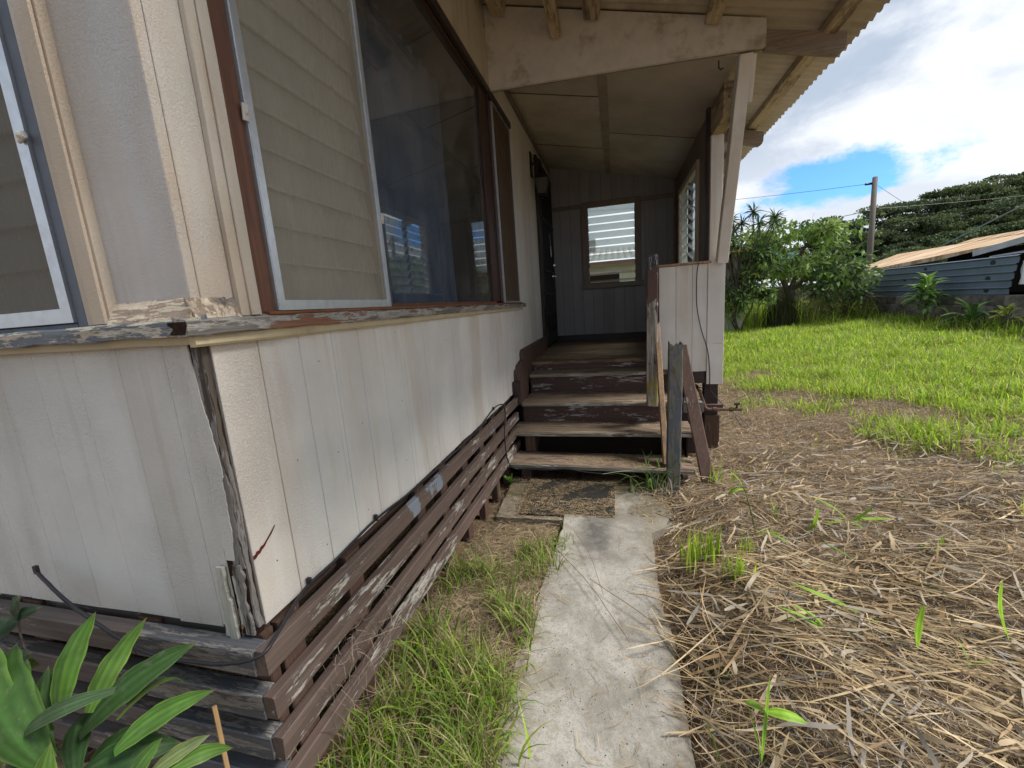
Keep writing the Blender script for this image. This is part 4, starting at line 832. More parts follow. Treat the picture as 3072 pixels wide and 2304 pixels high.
# ================================================================== vegetation
def blades(name, XY, h, lean, w, cols, mat=m_grass, K=4, zoff=0., az=None, curl=1., tipw=.15, parent=None, coltip=None):
    n = len(XY); z = gz(XY[:, 0], XY[:, 1]) + zoff; az = rng.uniform(0, 2 * np.pi, n) if az is None else az
    d = np.stack([np.cos(az), np.sin(az), 0 * az], -1); t = np.linspace(0, 1, K)[None, :, None]
    h = np.broadcast_to(h, n)[:, None]; lean = np.broadcast_to(lean, n)[:, None]
    Pz = np.stack([np.sin(t[..., 0] * np.minimum(lean * curl, 1.5)) / np.minimum(lean * curl, 1.5)], -1)[..., 0] if False else None
    ang = lean * (t[..., 0]) ** 1.3 * curl                       # angle from vertical grows along the blade
    seg = h / (K - 1); zc = np.concatenate([np.zeros((n, 1)), np.cumsum(np.cos(ang[:, 1:]) * seg, 1)], 1); rc = np.concatenate([np.zeros((n, 1)), np.cumsum(np.sin(ang[:, 1:]) * seg, 1)], 1)
    P = np.empty((n, K, 3)); P[..., :2] = XY[:, None, :] + d[:, None, :2] * rc[..., None]; P[..., 2] = z[:, None] + zc
    a2 = az + np.pi / 2 + rng.uniform(-.5, .5, n); S = np.repeat(np.stack([np.cos(a2), np.sin(a2), rng.uniform(-.3, .3, n)], -1)[:, None], K, 1)
    prof = np.interp(np.linspace(0, 1, K), [0, .3, 1], [.7, 1, tipw]); Wd = np.broadcast_to(w, n)[:, None] * prof[None]
    return ribbons(name, P, S, Wd, cols, mat, parent)
GREENS = [(.34, .52, .03), (.46, .66, .05), (.23, .38, .03), (.58, .68, .09), (.38, .54, .06)]
DRY = [(.46, .33, .185), (.58, .435, .25), (.32, .215, .12), (.27, .195, .125), (.40, .295, .185), (.17, .11, .06), (.35, .285, .21)]
GR2 = [(.20, .36, .03), (.30, .46, .05), (.14, .26, .03), (.36, .50, .08), (.40, .42, .12), (.50, .43, .22), (.36, .28, .15)]
def scatter(n, x0, x1, y0, y1, keep):
    X = rng.uniform(x0, x1, n); Y = rng.uniform(y0, y1, n); k = keep(X, Y); return np.stack([X[k], Y[k]], -1)
def vnoise(x, y, f, s=0.): return (np.sin(x * f + 1.3 * np.sin(y * f * .7 + s) + s) * np.cos(y * f * 1.1 + 1.7 * np.sin(x * f * .6 + 2 * s)) + 1) / 2
def inview(X, Y): return X < .80 * Y + .55
def lawn_f(X, Y):
    e = np.interp(Y, [0, 1.2, 3, 4.2, 6, 8], [3.4, 2.7, 2.1, 2.05, 1.7, .7]); return (X - e) / .7 + (vnoise(X, Y, 3.1, 1.) - .5) * 2.0
# lawn
a = scatter(110000, .8, 7.0, 2.4, 8.0, lambda X, Y: inview(X, Y) & (rng.uniform(0, 1, X.shape) < np.clip(lawn_f(X, Y), 0, 1) * (.35 + .65 * vnoise(X, Y, 6, 3))))
stuff(blades('lawn_grass', a, rng.uniform(.05, .19, len(a)) * (.55 + .9 * vnoise(a[:, 0], a[:, 1], 4, 2)), rng.uniform(.3, 2.3, len(a)), rng.uniform(.0025, .0065, len(a)), pick(GREENS + GREENS + [(.40, .42, .10), (.45, .38, .2)], len(a), .3)), 'bright green lawn grass on the right of the yard', 'grass')
a = scatter(110000, 1.0, 12, 8.0, 17.5, lambda X, Y: inview(X, Y) & ((X < WX) | (Y > 15)))
stuff(blades('far_grass', a, rng.uniform(.06, .20, len(a)) * (.5 + 1.1 * vnoise(a[:, 0], a[:, 1], 2.2, 2)), rng.uniform(.3, 2.2, len(a)), rng.uniform(.005, .011, len(a)), pick(GREENS + GREENS + [(.40, .42, .10), (.42, .36, .18)], len(a), .3), K=4), 'bright green lawn grass reaching the trees and block wall', 'grass')
a = scatter(20000, 1.1, 10, 11.5, 18.5, lambda X, Y: inview(X, Y) & ((X < 6.9)) & (rng.uniform(0, 1, X.shape) < sm(Y + .5 * vnoise(X, Y, 2), 13.2, 14.5)))
stuff(blades('tall_weeds', a, rng.uniform(.3, .8, len(a)) * np.where(a[:, 0] < 5.2, 1.35, 1.), rng.uniform(.3, 1.6, len(a)), .011, pick(GREENS + [(.20, .19, .09), (.26, .2, .12)], len(a), .25), K=5), 'tall tangled weeds along the back of the yard', 'weeds')
# sparse shoots through the straw
a = scatter(16000, .35, 4, .9, 7.5, lambda X, Y: inview(X, Y) & (rng.uniform(0, 1, X.shape) < np.clip(lawn_f(X, Y) + 1.1, 0, .5) * (vnoise(X, Y, 5, 5) > .60)))
stuff(blades('grass_shoots', a, rng.uniform(.04, .13, len(a)), rng.uniform(.2, 1.4, len(a)), .0034, pick(GREENS, len(a), .2)), 'short green shoots coming up through the straw', 'grass')
# grass strip between the slats and the path
def clumpy(X, Y): return (vnoise(X, Y, 9, 4) * .6 + vnoise(X, Y, 4, 1) * .4)
a = scatter(19000, -.80, -.33, .45, 1.75, lambda X, Y: (rng.uniform(0, 1, X.shape) < np.clip(1.75 - Y * 1.0 + 2.0 * (clumpy(X, Y) - .55), 0, 1) * .40))
stuff(blades('path_edge_grass', a, rng.uniform(.05, .22, len(a)), rng.uniform(.5, 2.4, len(a)), rng.uniform(.0014, .0040, len(a)), pick(GR2, len(a), .25), K=6), 'rough green grass growing between the slatted skirting and the concrete path', 'grass')
a = scatter(1500, -.74, -.28, 1.5, 2.25, lambda X, Y: (vnoise(X, Y, 7, 2) > .62))[:260]
stuff(blades('path_edge_tufts', a, rng.uniform(.05, .17, len(a)), rng.uniform(.4, 2.1, len(a)), rng.uniform(.0015, .004, len(a)), pick(GR2, len(a), .2), K=6), 'small grass tufts at the left edge of the path', 'grass')
# straw
def straw(name, XY, L, W, cols, zo, label, az=None, K=4, bend=.5, tilt=.12, par=None):
    n = len(XY); az = rng.uniform(0, 2 * np.pi, n) if az is None else az
    t = np.linspace(-.5, .5, K)[None]; L = np.broadcast_to(L, n)[:, None]; b = rng.normal(0, bend, n)[:, None]
    wv = np.cumsum(rng.normal(0, .035, (n, K)), 1); wv -= wv.mean(1, keepdims=True); b = b + wv / .12 * .35
    x = XY[:, 0:1] + L * (t * np.cos(az)[:, None] - b * (t ** 2 - .08) * np.sin(az)[:, None]); y = XY[:, 1:2] + L * (t * np.sin(az)[:, None] + b * (t ** 2 - .08) * np.cos(az)[:, None])
    z = gz(x, y) + zo[:, None] + L * t * rng.normal(0, tilt, n)[:, None] + L * rng.normal(0, .12, n)[:, None] * (t ** 2)
    z = np.maximum(z, gz(x, y) - .004)
    P = np.stack([x, y, z], -1); tw = rng.normal(0, .35, (n, 1)) + t * rng.normal(0, 1.0, (n, 1))
    a2 = az[:, None] + np.pi / 2; S = np.stack([np.cos(a2) * np.cos(tw), np.sin(a2) * np.cos(tw), np.sin(tw)], -1)
    Wd = np.broadcast_to(W, n)[:, None] * np.interp(np.linspace(0, 1, K), [0, .2, .8, 1], [.5, 1, .85, .15])[None]
    return stuff(ribbons(name, P, S, Wd, cols, m_straw), label, 'straw')
def onpath(X, Y, m=0.): return (X > -.37 + m) & (X < .17 - m) & (Y < 2.35)
def density(X, Y): return np.clip(1.25 - lawn_f(X, Y) * .8, .12, 1)
a = scatter(190000, .14, 4.8, .6, 7.5, lambda X, Y: inview(X, Y) & (X < 1 + .62 * Y) & (rng.uniform(0, 1, X.shape) < density(X, Y) * np.clip(1.5 - Y * .12, .3, 1) * sm(X + .05 * vnoise(X, Y, 14), .17, .30)))
zr = rng.beta(1.2, 2.2, len(a)) * .05 * np.clip((a[:, 0] - .1) / .4, .2, 1)
straw('straw_litter', a, rng.gamma(3, .019, len(a)) + .015, rng.lognormal(-7.0, .5, len(a)).clip(.0004, .003), pick(DRY + [(.24, .20, .17), (.40, .37, .33)], len(a), .3), zr, 'thick layer of dry straw covering the ground right of the path', K=4)
a = scatter(42000, -.84, 2.4, 1.5, 6.5, lambda X, Y: (~onpath(X, Y)) & ~((Y > 3.0) & (X < .55)) & (rng.uniform(0, 1, X.shape) < np.where(X < -.3, .8, .5)))
straw('fine_straw', a, rng.gamma(3, .014, len(a)) + .012, rng.uniform(.0005, .0012, len(a)), pick(DRY, len(a), .3), rng.uniform(0, .018, len(a)), 'fine straw litter around the foot of the steps', K=3)
a = scatter(26000, -.82, -.34, .5, 2.75, lambda X, Y: rng.uniform(0, 1, X.shape) < .75)
straw('dead_grass', a, rng.gamma(3, .022, len(a)) + .015, rng.uniform(.0004, .0012, len(a)), pick([(.44, .34, .22), (.32, .23, .14), (.54, .43, .28), (.22, .16, .10)], len(a), .3), rng.beta(1, 3, len(a)) * .05, 'tangled dead grass between the skirting and the path', K=4)
# long broad dry blades lying across the mound
a = scatter(11000, .2, 2.6, .7, 3.4, lambda X, Y: inview(X, Y) & (rng.uniform(0, 1, X.shape) < np.clip(1.35 - .32 * Y, .1, 1) * (.35 + .65 * vnoise(X, Y, 3.3, 7)) * (X < 1.2 + .5 * Y)))
az = np.where(rng.uniform(0, 1, len(a)) < np.clip(.8 - .3 * a[:, 1], .1, .5), rng.normal(-.5, .4, len(a)) + .5 * (vnoise(a[:, 0], a[:, 1], 2.5) - .5), rng.uniform(0, np.pi, len(a)))
straw('dry_blades', a, rng.gamma(3, .042, len(a)) + .04, rng.lognormal(-6.35, .5, len(a)).clip(.0007, .0055), pick(DRY + [(.47, .35, .20), (.54, .42, .27), (.33, .31, .29)], len(a), .2), rng.uniform(.010, .050, len(a)), 'long flat dry cane leaves lying across the straw', az=az, K=8, bend=.10, tilt=.07)
a = scatter(1100, .2, 2.8, .75, 3.8, lambda X, Y: inview(X, Y)); straw('broad_dry_leaves', a, rng.uniform(.05, .18, len(a)), rng.uniform(.003, .0075, len(a)), pick([(.40, .34, .26), (.48, .37, .24), (.38, .25, .13), (.33, .29, .25), (.26, .19, .12)], len(a), .15), rng.uniform(.045, .07, len(a)), 'broad papery dead leaves on top of the straw', K=10, bend=.12, tilt=.10)
# loose bits on the path, treads, deck
a = scatter(230, -.36, .17, .7, 2.35, lambda X, Y: (rng.uniform(0, 1, X.shape) < .45 + .9 * np.abs(X + .1) )); s_ = straw('path_straw', a, rng.gamma(2, .022, len(a)) + .01, rng.uniform(.0005, .0014, len(a)), pick(DRY, len(a), .2), np.full(len(a), .0), 'loose stalks scattered on the path', K=4)
for v in s_.data.vertices: v.co.z = max(v.co.z, -.010) + .002 if v.co.z < .1 else v.co.z
def litter(name, x0, x1, y0, y1, z, n, lab, parent=None, L=.022, f=None):
    XY = np.stack([rng.uniform(x0, x1, n), rng.uniform(y0, y1, n)], -1)
    if f is not None: XY = XY[f(XY[:, 0], XY[:, 1])]
    n = len(XY); az = rng.normal(0, .9, n); t = np.linspace(-.5, .5, 3)[None]; Ln = (rng.gamma(2, L / 2, n) + .006)[:, None]
    P = np.stack([XY[:, :1] + Ln * t * np.cos(az)[:, None], XY[:, 1:] + Ln * t * np.sin(az)[:, None], z + .002 + rng.uniform(0, .007, (n, 1)) + 0 * t + rng.uniform(-.002, .002, (n, 3))], -1)
    a2 = az + np.pi / 2; S = np.repeat(np.stack([np.cos(a2), np.sin(a2), 0 * a2], -1)[:, None], 3, 1)
    o = ribbons(name, P, S, np.broadcast_to(rng.uniform(.0005, .0013, n)[:, None], (n, 3)), pick(DRY, n, .25), m_straw); return stuff(o, lab, 'straw')
litter('tread_straw', -.80, .22, 3.50, 3.78, .42, 1500, 'straw litter along the back of the third step', f=lambda X, Y: vnoise(X, Y * 3, 7, 1) + (Y - 3.5) * 1.6 > .72)
litter('tread_straw', -.80, .30, 3.30, 3.43, .245, 900, 'straw litter along the back of the second step', f=lambda X, Y: vnoise(X, Y * 3, 8, 2) + (Y - 3.3) * 2 > .6)
litter('tread_straw', -.70, .45, 2.95, 3.16, .058, 1500, 'straw litter on the lowest step', f=lambda X, Y: X + .35 + .5 * vnoise(X, Y, 12) > .1)
litter('mat_straw', -.64, -.02, 2.35, 2.86, -.041, 2800, 'straw bits on the rubber doormat', f=lambda X, Y: (vnoise(X, Y, 10, 3) > .42) | (X < -.57) | (Y < 2.37) | (X > -.06))
litter('landing_straw', -.78, .30, 2.30, 2.93, -.050, 2600, 'straw drifting over the landing slab', f=lambda X, Y: ((X < -.45) | (Y > 2.72) | (X > .12) | (vnoise(X, Y, 9, 6) > .6)))
litter('deck_litter', -.80, .20, 4.05, 5.6, .69, 700, 'dry litter on the porch deck', f=lambda X, Y: vnoise(X, Y, 5, 6) > .5)

# --- cane seedlings and single plants
def leafmesh(name, base, tip, w, col, mat=m_leaf, parent=None, sag=.0, up=(0, 0, 1), K=9, fold=.25, shape=(.25, .9, 1, .75, 0.02), twist=0., edge=None):
    """one broad leaf: curved, folded along its midrib"""
    b = np.array(base, float); t_ = np.array(tip, float); d = t_ - b; L = np.linalg.norm(d); upv = np.array(up, float); upv = upv - d * (upv @ d) / (L * L); upv /= max(np.linalg.norm(upv), 1e-6); side = np.cross(d / L, upv)
    s = np.linspace(0, 1, K); P = b + d[None] * s[:, None] + upv[None] * (sag * L * 4 * s * (1 - s))[:, None]
    wd = w * np.interp(s, [0, .25, .5, .8, 1], shape); tw = twist * (s - .3)
    sv = side[None] * np.cos(tw)[:, None] + upv[None] * np.sin(tw)[:, None]; nv = np.cross(np.gradient(P, axis=0), sv); nv /= np.maximum(np.linalg.norm(nv, axis=1, keepdims=True), 1e-9)
    V = []; cv = []; US = (-1, -.8, -.55, -.28, 0, .28, .55, .8, 1) if K > 9 else (-1, -.55, 0, .55, 1)
    c0 = np.array(col); ecol = np.array(edge) if edge is not None else c0 * 1.25
    for i in range(K):
        for k, u in enumerate(US):
            V.append(P[i] + sv[i] * wd[i] * u - nv[i] * fold * wd[i] * (1 - abs(u)) + nv[i] * .04 * wd[i] * math.sin(i * 1.7 + k * 2.)); cc = c0 * (1.35 if u == 0 else (.78 if k % 2 else 1.12)) if abs(u) < 1 else ecol; cc = cc * (1.12 - .25 * s[i]) * rnd.uniform(.93, 1.07); cc = cc if i < K - 1 else cc * .4 + np.array((.25, .17, .08)) * .6; cv.append((*cc, 1))
    nu = len(US); F = [(i * nu + k, i * nu + k + 1, i * nu + k + nu + 1, i * nu + k + nu) for i in range(K - 1) for k in range(nu - 1)]
    me = bpy.data.meshes.new(name); me.from_pydata([tuple(v) for v in V], [], F); at = me.color_attributes.new('Col', 'FLOAT_COLOR', 'POINT'); at.data.foreach_set('color', np.array(cv, np.float32).ravel()); me.materials.append(mat)
    me.polygons.foreach_set('use_smooth', [True] * len(me.polygons)); return link(name, me, parent)
SG = (.32, .56, .05)
def seedling(x, y, label, leaves, stem=None, col=SG, z=None, name='seedling', cat='seedling', zo=.0):
    z = float(gz(x, y)) + zo if z is None else z; t = thing(name, label, cat, (x, y, z), None)
    if stem: MB().tube(wob([(x, y, z - .02), (x + stem[0] * .5, y + stem[1] * .5, z + stem[2] * .55), (x + stem[0], y + stem[1], z + stem[2])], 4, .0005), .0035, 6, .0022).build('stem', plain('green_stem', (.10, .15, .03), .6), t, True)
    for (bz, dx, dy, dz, w, sg) in leaves:
        sx, sy = (stem[0] * bz / stem[2], stem[1] * bz / stem[2]) if stem else (0, 0)
        leafmesh('leaf', (x + sx, y + sy, z + bz), (x + sx + dx, y + sy + dy, z + bz + dz), w, np.array(col) * rnd.uniform(.8, 1.2), m_grass, t, sag=sg, fold=.3)
    return t
seedling(.335, .985, 'tall cane seedling with two upright blades and one bent blade, nearest the path', [(0, .01, .0, .27, .012, .0), (0, -.04, .0, .18, .010, .02), (.16, .095, -.01, -.005, .016, .10), (.165, -.045, 0, .015, .012, .1)], None, (.32, .56, .06), zo=.02)
seedling(.245, .97, 'thin grass blade leaning left of the tall cane seedling', [(0, -.05, .02, .15, .0035, .03)], None, (.12, .24, .03), zo=.02)
seedling(.658, 2.138, 'slender tall seedling with a long bare stem and drooping tip', [(.25, -.07, .0, .09, .014, .05), (.24, -.075, -.02, -.03, .016, .2), (.18, -.03, 0, .07, .006, .05), (.02, .13, -.06, -.01, .006, .15), (.02, .10, -.16, .02, .006, .12), (.02, .02, -.09, -.0, .006, .1)], (-.075, 0, .27))
seedling(.79, 2.30, 'small seedling behind the slender tall one', [(0, -.03, 0, .12, .009, .05), (0, .01, .01, .06, .006, 0), (.03, -.04, .0, .03, .008, .1)])
seedling(.875, 2.15, 'single curved cane blade standing right of the slender seedling', [(0, .045, 0, .155, .017, -.1)])
seedling(1.10, 2.25, 'spreading seedling with broad leaves lying to both sides', [(0.02, -.17, .02, .12, .015, .08), (.02, .20, 0, .02, .014, .06), (.02, -.13, -.05, -.01, .010, .12), (.02, .10, .0, .09, .012, -.06), (.02, .03, -.09, .0, .010, .1)])
seedling(.853, 1.33, 'single broad blade standing in the middle of the straw', [(0, .005, 0, .15, .015, .03)], None, zo=.04)
seedling(.80, 1.50, 'fallen seedling with a long blade pointing left', [(0, -.21, .06, .06, .012, .02), (0, .04, -.02, -.02, .008, .02)], None, zo=.03)
seedling(1.13, 1.41, 'tall narrow blade near the right edge of the straw', [(0, -.03, .01, .20, .016, -.06)], None, zo=.04)
seedling(.955, 1.29, 'short blade leaning left near the right edge of the straw', [(0, -.035, .01, .09, .007, .03), (0, .06, .01, .02, .004, .1)], None, zo=.03)
seedling(.64, 1.385, 'low tuft of leaning blades in front of the fallen seedling', [(0, -.14, .04, .04, .006, .08), (0, -.13, .02, .01, .007, .1), (0, -.09, .05, .05, .005, .1), (0, -.05, .03, .045, .005, .1)], None, zo=.03)
seedling(1.02, 1.70, 'dark green blade lying curved on the straw', [(0, .12, -.10, -.01, .009, .06)], None, (.03, .07, .015), zo=.05)
seedling(.93, 1.85, 'narrow green blade pointing at the house on the straw', [(0, -.09, .09, .02, .006, .06)], None, (.12, .24, .04), zo=.05)
seedling(.30, 1.30, 'dark heart-shaped weed leaf at the right edge of the path', [(0, .03, -.06, .02, .030, .1), (0, -.02, -.05, .01, .02, .1)], None, (.035, .075, .02), zo=.0)
seedling(1.47, 2.55, 'small upright seedling farthest out in the straw', [(0, .0, .0, .10, .010, .03), (0, .05, .02, .05, .008, .1), (0, -.05, 0, .05, .008, .1)])
seedling(1.25, 1.92, 'pair of short blades in the middle right of the straw', [(0, .03, .0, .09, .009, .03), (0, -.06, .02, .04, .008, .1)])
seedling(.72, 1.72, 'low spreading seedling beside the raked-up straw heap', [(0, .10, -.05, .03, .009, .1), (0, -.08, -.06, .03, .008, .1), (0, .02, -.10, .05, .009, .1)])
# clumps
def tuft(x, y, n, h, label, spread=.05, w=.004, lean=(.1, .9), cols=GREENS, name='grass_tuft', z=0.):
    XY = np.stack([rng.normal(x, spread, n), rng.normal(y, spread * .8, n)], -1)
    o = blades(name, XY, rng.uniform(.55, 1, n) * h, rng.uniform(*lean, n), rng.uniform(.6, 1, n) * w, pick(cols, n, .2), K=6, zoff=z); tag(o, label, 'grass', 'grass tufts by the path'); return o
tuft(.36, 1.90, 55, .20, 'upright bright green tuft at the right edge of the path', .045, .0055, (.05, .45)); tuft(.46, 1.70, 34, .14, 'smaller green tuft nearer than the upright tuft on the straw', .026, .005, (.1, .6)); tuft(.54, 1.90, 20, .14, 'thin tuft just right of the upright tuft', .02, .0035, (.1, .8))
tuft(-.50, 1.95, 14, .17, 'sprawling tuft left of where the path widens', .03, .005, (.3, 1.9), GR2); tuft(-.36, 2.03, 16, .12, 'tuft on the left edge of the path near the doormat', .05, .004, (.5, 1.9), GR2); tuft(-.54, 1.62, 16, .15, 'tuft of wide blades leaning over the path edge', .04, .005, (.6, 2.0), GR2)
tuft(-.60, 1.15, 26, .20, 'tall pale tuft against the lowest skirting slat', .06, .004, (.2, 1.4)); tuft(-.42, 1.10, 12, .22, 'loose tuft whose long blades cross the path', .05, .0045, (.9, 1.9)); tuft(-.32, .92, 5, .20, 'few blades lying over the near end of the path', .03, .005, (1.0, 1.8)); tuft(-.70, .86, 22, .17, 'yellow-green tuft at the near corner of the skirting', .05, .005, (.3, 1.7), GREENS + [(.25, .27, .06)])
tuft(.22, 2.86, 22, .42, 'long-bladed clump arching around the grey post', .06, .009, (.7, 2.2), [(.20, .34, .08), (.26, .42, .12)]); tuft(.27, 2.79, 40, .24, 'grey dead blades hanging by the foot of the grey post', .05, .004, (.6, 2.2), [(.44, .39, .31), (.52, .46, .36)]); tuft(.68, 3.0, 20, .22, 'green tuft behind the slanting brown board', .05, .005, (.1, .9))
seedling(.07, 2.84, 'single pale variegated blade hanging down before the lowest step', [(.14, .03, -.12, -.20, .012, .05)], None, (.20, .28, .08), name='cane_leaf', cat='leaf')
wd_ = thing('weed', 'small bright round-leaved weed beside the left end of the lowest step', 'weed', (-.80, 2.82, -.1))
for k in range(16):
    a_ = k * 2.4; rr_ = .012 + .0032 * k; leafmesh('leaf', (-.79, 2.80, -.04), (-.79 + rr_ * math.cos(a_), 2.80 + rr_ * math.sin(a_) * .7, -.01 + .035 * rnd.random()), .012, (.12, .30, .03), m_leaf, wd_, shape=(.5, .9, 1, .9, .3), K=5, fold=.1)
# dry tangle caught in the slats
a = np.stack([rng.normal(-.79, .012, 120), rng.normal(.98, .09, 120)], -1); n = len(a); t = np.linspace(0, 1, 6)[None]; az = rng.uniform(0, 6.28, (n, 1)); Lq = rng.uniform(.03, .11, (n, 1)); el = rng.normal(-.3, .7, (n, 1)) + t * rng.normal(0, 1.5, (n, 1))
P = np.stack([a[:, :1] + np.abs(np.cos(az)) * np.cos(el) * t * Lq, a[:, 1:] + np.sin(az + t) * np.cos(el) * t * Lq, rng.uniform(.16, .33, (n, 1)) + np.sin(el) * t * Lq], -1)
S = unit(rng.normal(0, 1, (n, 1, 3))).repeat(6, 1); stuff(ribbons('dry_vine_tangle', P, S, np.full((n, 6), .0007), pick([(.33, .26, .19), (.42, .34, .26)], n), m_straw), 'dry vine tangle caught between the brown skirting slats', 'dry vine')
a = scatter(420, .15, 1.9, .7, 1.9, lambda X, Y: inview(X, Y)); straw('cane_stalks', a, rng.uniform(.18, .50, len(a)), rng.uniform(.0012, .0032, len(a)), pick([(.56, .42, .23), (.48, .34, .18), (.60, .47, .29), (.36, .25, .14)], len(a), .15), rng.uniform(.02, .07, len(a)), 'long straight cane stalks lying side by side in the near straw', az=rng.normal(-.45, .45, len(a)), K=6, bend=.16, tilt=.05)
m_twig = plain('brown_twig', (.24, .16, .095), .85)
stk = MB().tube([(-.90, .60, .40), (-.86, .57, .25), (-.835, .56, .05)], .005, 6).build('dry_stalk', plain('tan_stalk', (.38, .24, .11), .8), None); tag(stk, 'tan dead stalk standing in front of the grey slats', 'stalk')
for (p, q, r_, lb) in (((-.33, 1.95, .0), (.02, 1.38, .002), .0016, 'thin dark twig lying across the left side of the path'), ((-.14, 1.72, .002), (.30, 1.28, .01), .0016, 'long thin stalk crossing the middle of the path'), ((-.26, 2.16, -.01), (-.08, 1.62, .001), .0013, 'forked twig on the far part of the path')):
    tag(MB().tube(wob([p, ((p[0] + q[0]) / 2 + .02, (p[1] + q[1]) / 2, .004), q], 5, .003, 3), r_, 5).build('twig', m_twig), lb, 'twig')

# --- dracaena by the end wall
dp = thing('dracaena_plant', 'broad-leaved green dracaena in front of the grey slats at the near house corner', 'plant', (-1.02, .44, 0))
MB().tube([(-1.02, .44, -.05), (-1.03, .44, .2), (-1.02, .43, .42)], .012, 8).tube([(-.95, .44, -.05), (-.93, .45, .3), (-.90, .44, .43)], .010, 8).build('stem', m_bark, dp)
DL = [((-1.086, .45, .50), (-1.197, .60, .605), .030, (.075, .165, .022), .10), ((-1.039, .47, .50), (-1.071, .62, .59), .034, (.10, .20, .028), .08), ((-1.041, .45, .47), (-.904, .60, .566), .034, (.035, .085, .018), .12), ((-.935, .44, .467), (-.826, .56, .499), .026, (.085, .19, .03), .16),
      ((-1.095, .40, .50), (-1.345, .50, .605), .050, (.06, .14, .025), .25), ((-1.051, .40, .46), (-1.27, .50, .60), .050, (.05, .12, .025), .22), ((-1.129, .43, .43), (-1.19, .50, .556), .026, (.055, .11, .035), .05), ((-.925, .46, .585), (-1.112, .40, .50), .017, (.055, .10, .04), .12),
      ((-1.009, .36, .36), (-1.012, .40, .521), .034, (.10, .19, .03), .05), ((-.81, .43, .455), (-.755, .52, .418), .017, (.085, .17, .03), .2), ((-.83, .42, .46), (-.777, .50, .469), .015, (.13, .17, .06), .1), ((-.86, .41, .455), (-.835, .46, .498), .019, (.085, .18, .03), .05),
      ((-.966, .47, .498), (-.958, .60, .437), .010, (.08, .13, .03), .3), ((-1.015, .43, .40), (-.969, .50, .453), .028, (.03, .075, .018), .1), ((-1.01, .42, .42), (-.89, .52, .40), .030, (.03, .075, .02), .2), ((-1.02, .42, .42), (-1.13, .55, .44), .030, (.03, .07, .02), .2), ((-1.0, .40, .40), (-.90, .42, .36), .028, (.035, .085, .02), .25), ((-1.05, .40, .42), (-1.20, .40, .36), .034, (.04, .09, .02), .3), ((-.92, .43, .43), (-.83, .40, .36), .024, (.06, .13, .02), .3), ((-1.08, .42, .44), (-1.22, .47, .42), .034, (.03, .075, .02), .2), ((-.98, .42, .40), (-.99, .56, .36), .03, (.03, .07, .02), .3), ((-1.10, .36, .42), (-1.2, .38, .50), .034, (.05, .12, .02), .2), ((-.95, .40, .42), (-.86, .38, .44), .026, (.08, .17, .025), .25), ((-.90, .42, .40), (-.78, .44, .40), .022, (.06, .13, .02), .3), ((-.97, .38, .40), (-.93, .34, .45), .028, (.10, .20, .03), .15), ((-1.12, .44, .46), (-1.36, .56, .47), .04, (.045, .10, .02), .3), ((-.86, .43, .42), (-.76, .48, .36), .020, (.10, .17, .03), .3)]
for i, (b, t_, w, c, sg) in enumerate(DL): c = tuple(q * 1.3 for q in c); leafmesh('leaf', b, t_, w, c, m_leaf, dp, sag=sg, up=(0, -.5, .85), K=14, fold=.22, shape=(.35, .85, 1, .62, .01), twist=(.25 if i % 2 else -.25), edge=(c[0] * 1.9, c[1] * 1.6, c[2] * 1.5))
vn = thing('vine', 'small dark-leaved vine climbing past the slats at the left edge', 'vine', (-1.5, .6, .4))
MB().tube([(-1.47, .6, .60), (-1.50, .6, .5), (-1.50, .6, .40)], .0025, 5).build('stem', m_bark, vn)
for (b, t_, w) in (((-1.47, .60, .555), (-1.40, .58, .64), .022), ((-1.47, .6, .56), (-1.36, .59, .605), .014), ((-1.49, .60, .54), (-1.57, .58, .51), .026), ((-1.50, .6, .44), (-1.44, .585, .47), .016), ((-1.5, .6, .43), (-1.53, .59, .40), .016)): leafmesh('leaf', b, t_, w, (.035, .075, .035), m_leaf, vn, sag=.12, up=(0, -1, .4))

# --- leaf clouds for shrubs and trees
def cloud(name, centres, radii, per, leafL, leafW, cols, mat=m_leaf, parent=None, droop=.3, flat=.8, shell=.5, colj=.2):
    centres = np.array(centres, float); m = len(centres); radii = np.broadcast_to(np.array(radii, float).reshape(-1, 1) if np.ndim(radii) else radii, (m, 1)); idx = np.repeat(np.arange(m), per); n = len(idx)
    u = unit(rng.normal(0, 1, (n, 3))); rr = rng.uniform(shell, 1, (n, 1)) ** .5; off = u * rr * radii[idx]; off[:, 2] *= flat; Cn = centres[idx] + off
    d = unit(u * .6 + rng.normal(0, .7, (n, 3)) - np.array([0, 0, droop])); S = unit(np.cross(d, rng.normal(0, 1, (n, 3)))); L = rng.uniform(.6, 1.2, (n, 1)) * leafL
    P = np.stack([Cn, Cn + d * L * .5, Cn + d * L + np.array([0, 0, -.12]) * L], 1); Wd = np.stack([np.full(n, .25), np.ones(n), np.full(n, .08)], 1) * leafW * rng.uniform(.7, 1.2, (n, 1))
    cc = np.array(cols)[rng.integers(0, len(cols), m)][idx] * .6 + np.array(cols)[rng.integers(0, len(cols), n)] * .4; cc = cc * (1 + rng.uniform(-colj, colj, (n, 1)))
    return ribbons(name, P, np.repeat(S[:, None], 3, 1), Wd, cc, mat, parent, smooth=False)
LG = [(.13, .24, .045), (.20, .34, .06), (.27, .41, .08), (.08, .16, .04), (.36, .46, .12)]
def limb(mb, a, b, r0, r1, w=.1, seed=0):
    r = random.Random(seed); a = Vector(a); b = Vector(b); n = 6; L = (b - a).length
    mb.tube([a.lerp(b, i / n) + Vector((r.uniform(-w, w), r.uniform(-w, w), r.uniform(-w, w))) * L * .3 * (0 < i < n) for i in range(n + 1)], r0, 7, r1)
def gzf(x, y): return float(gz(x, y))
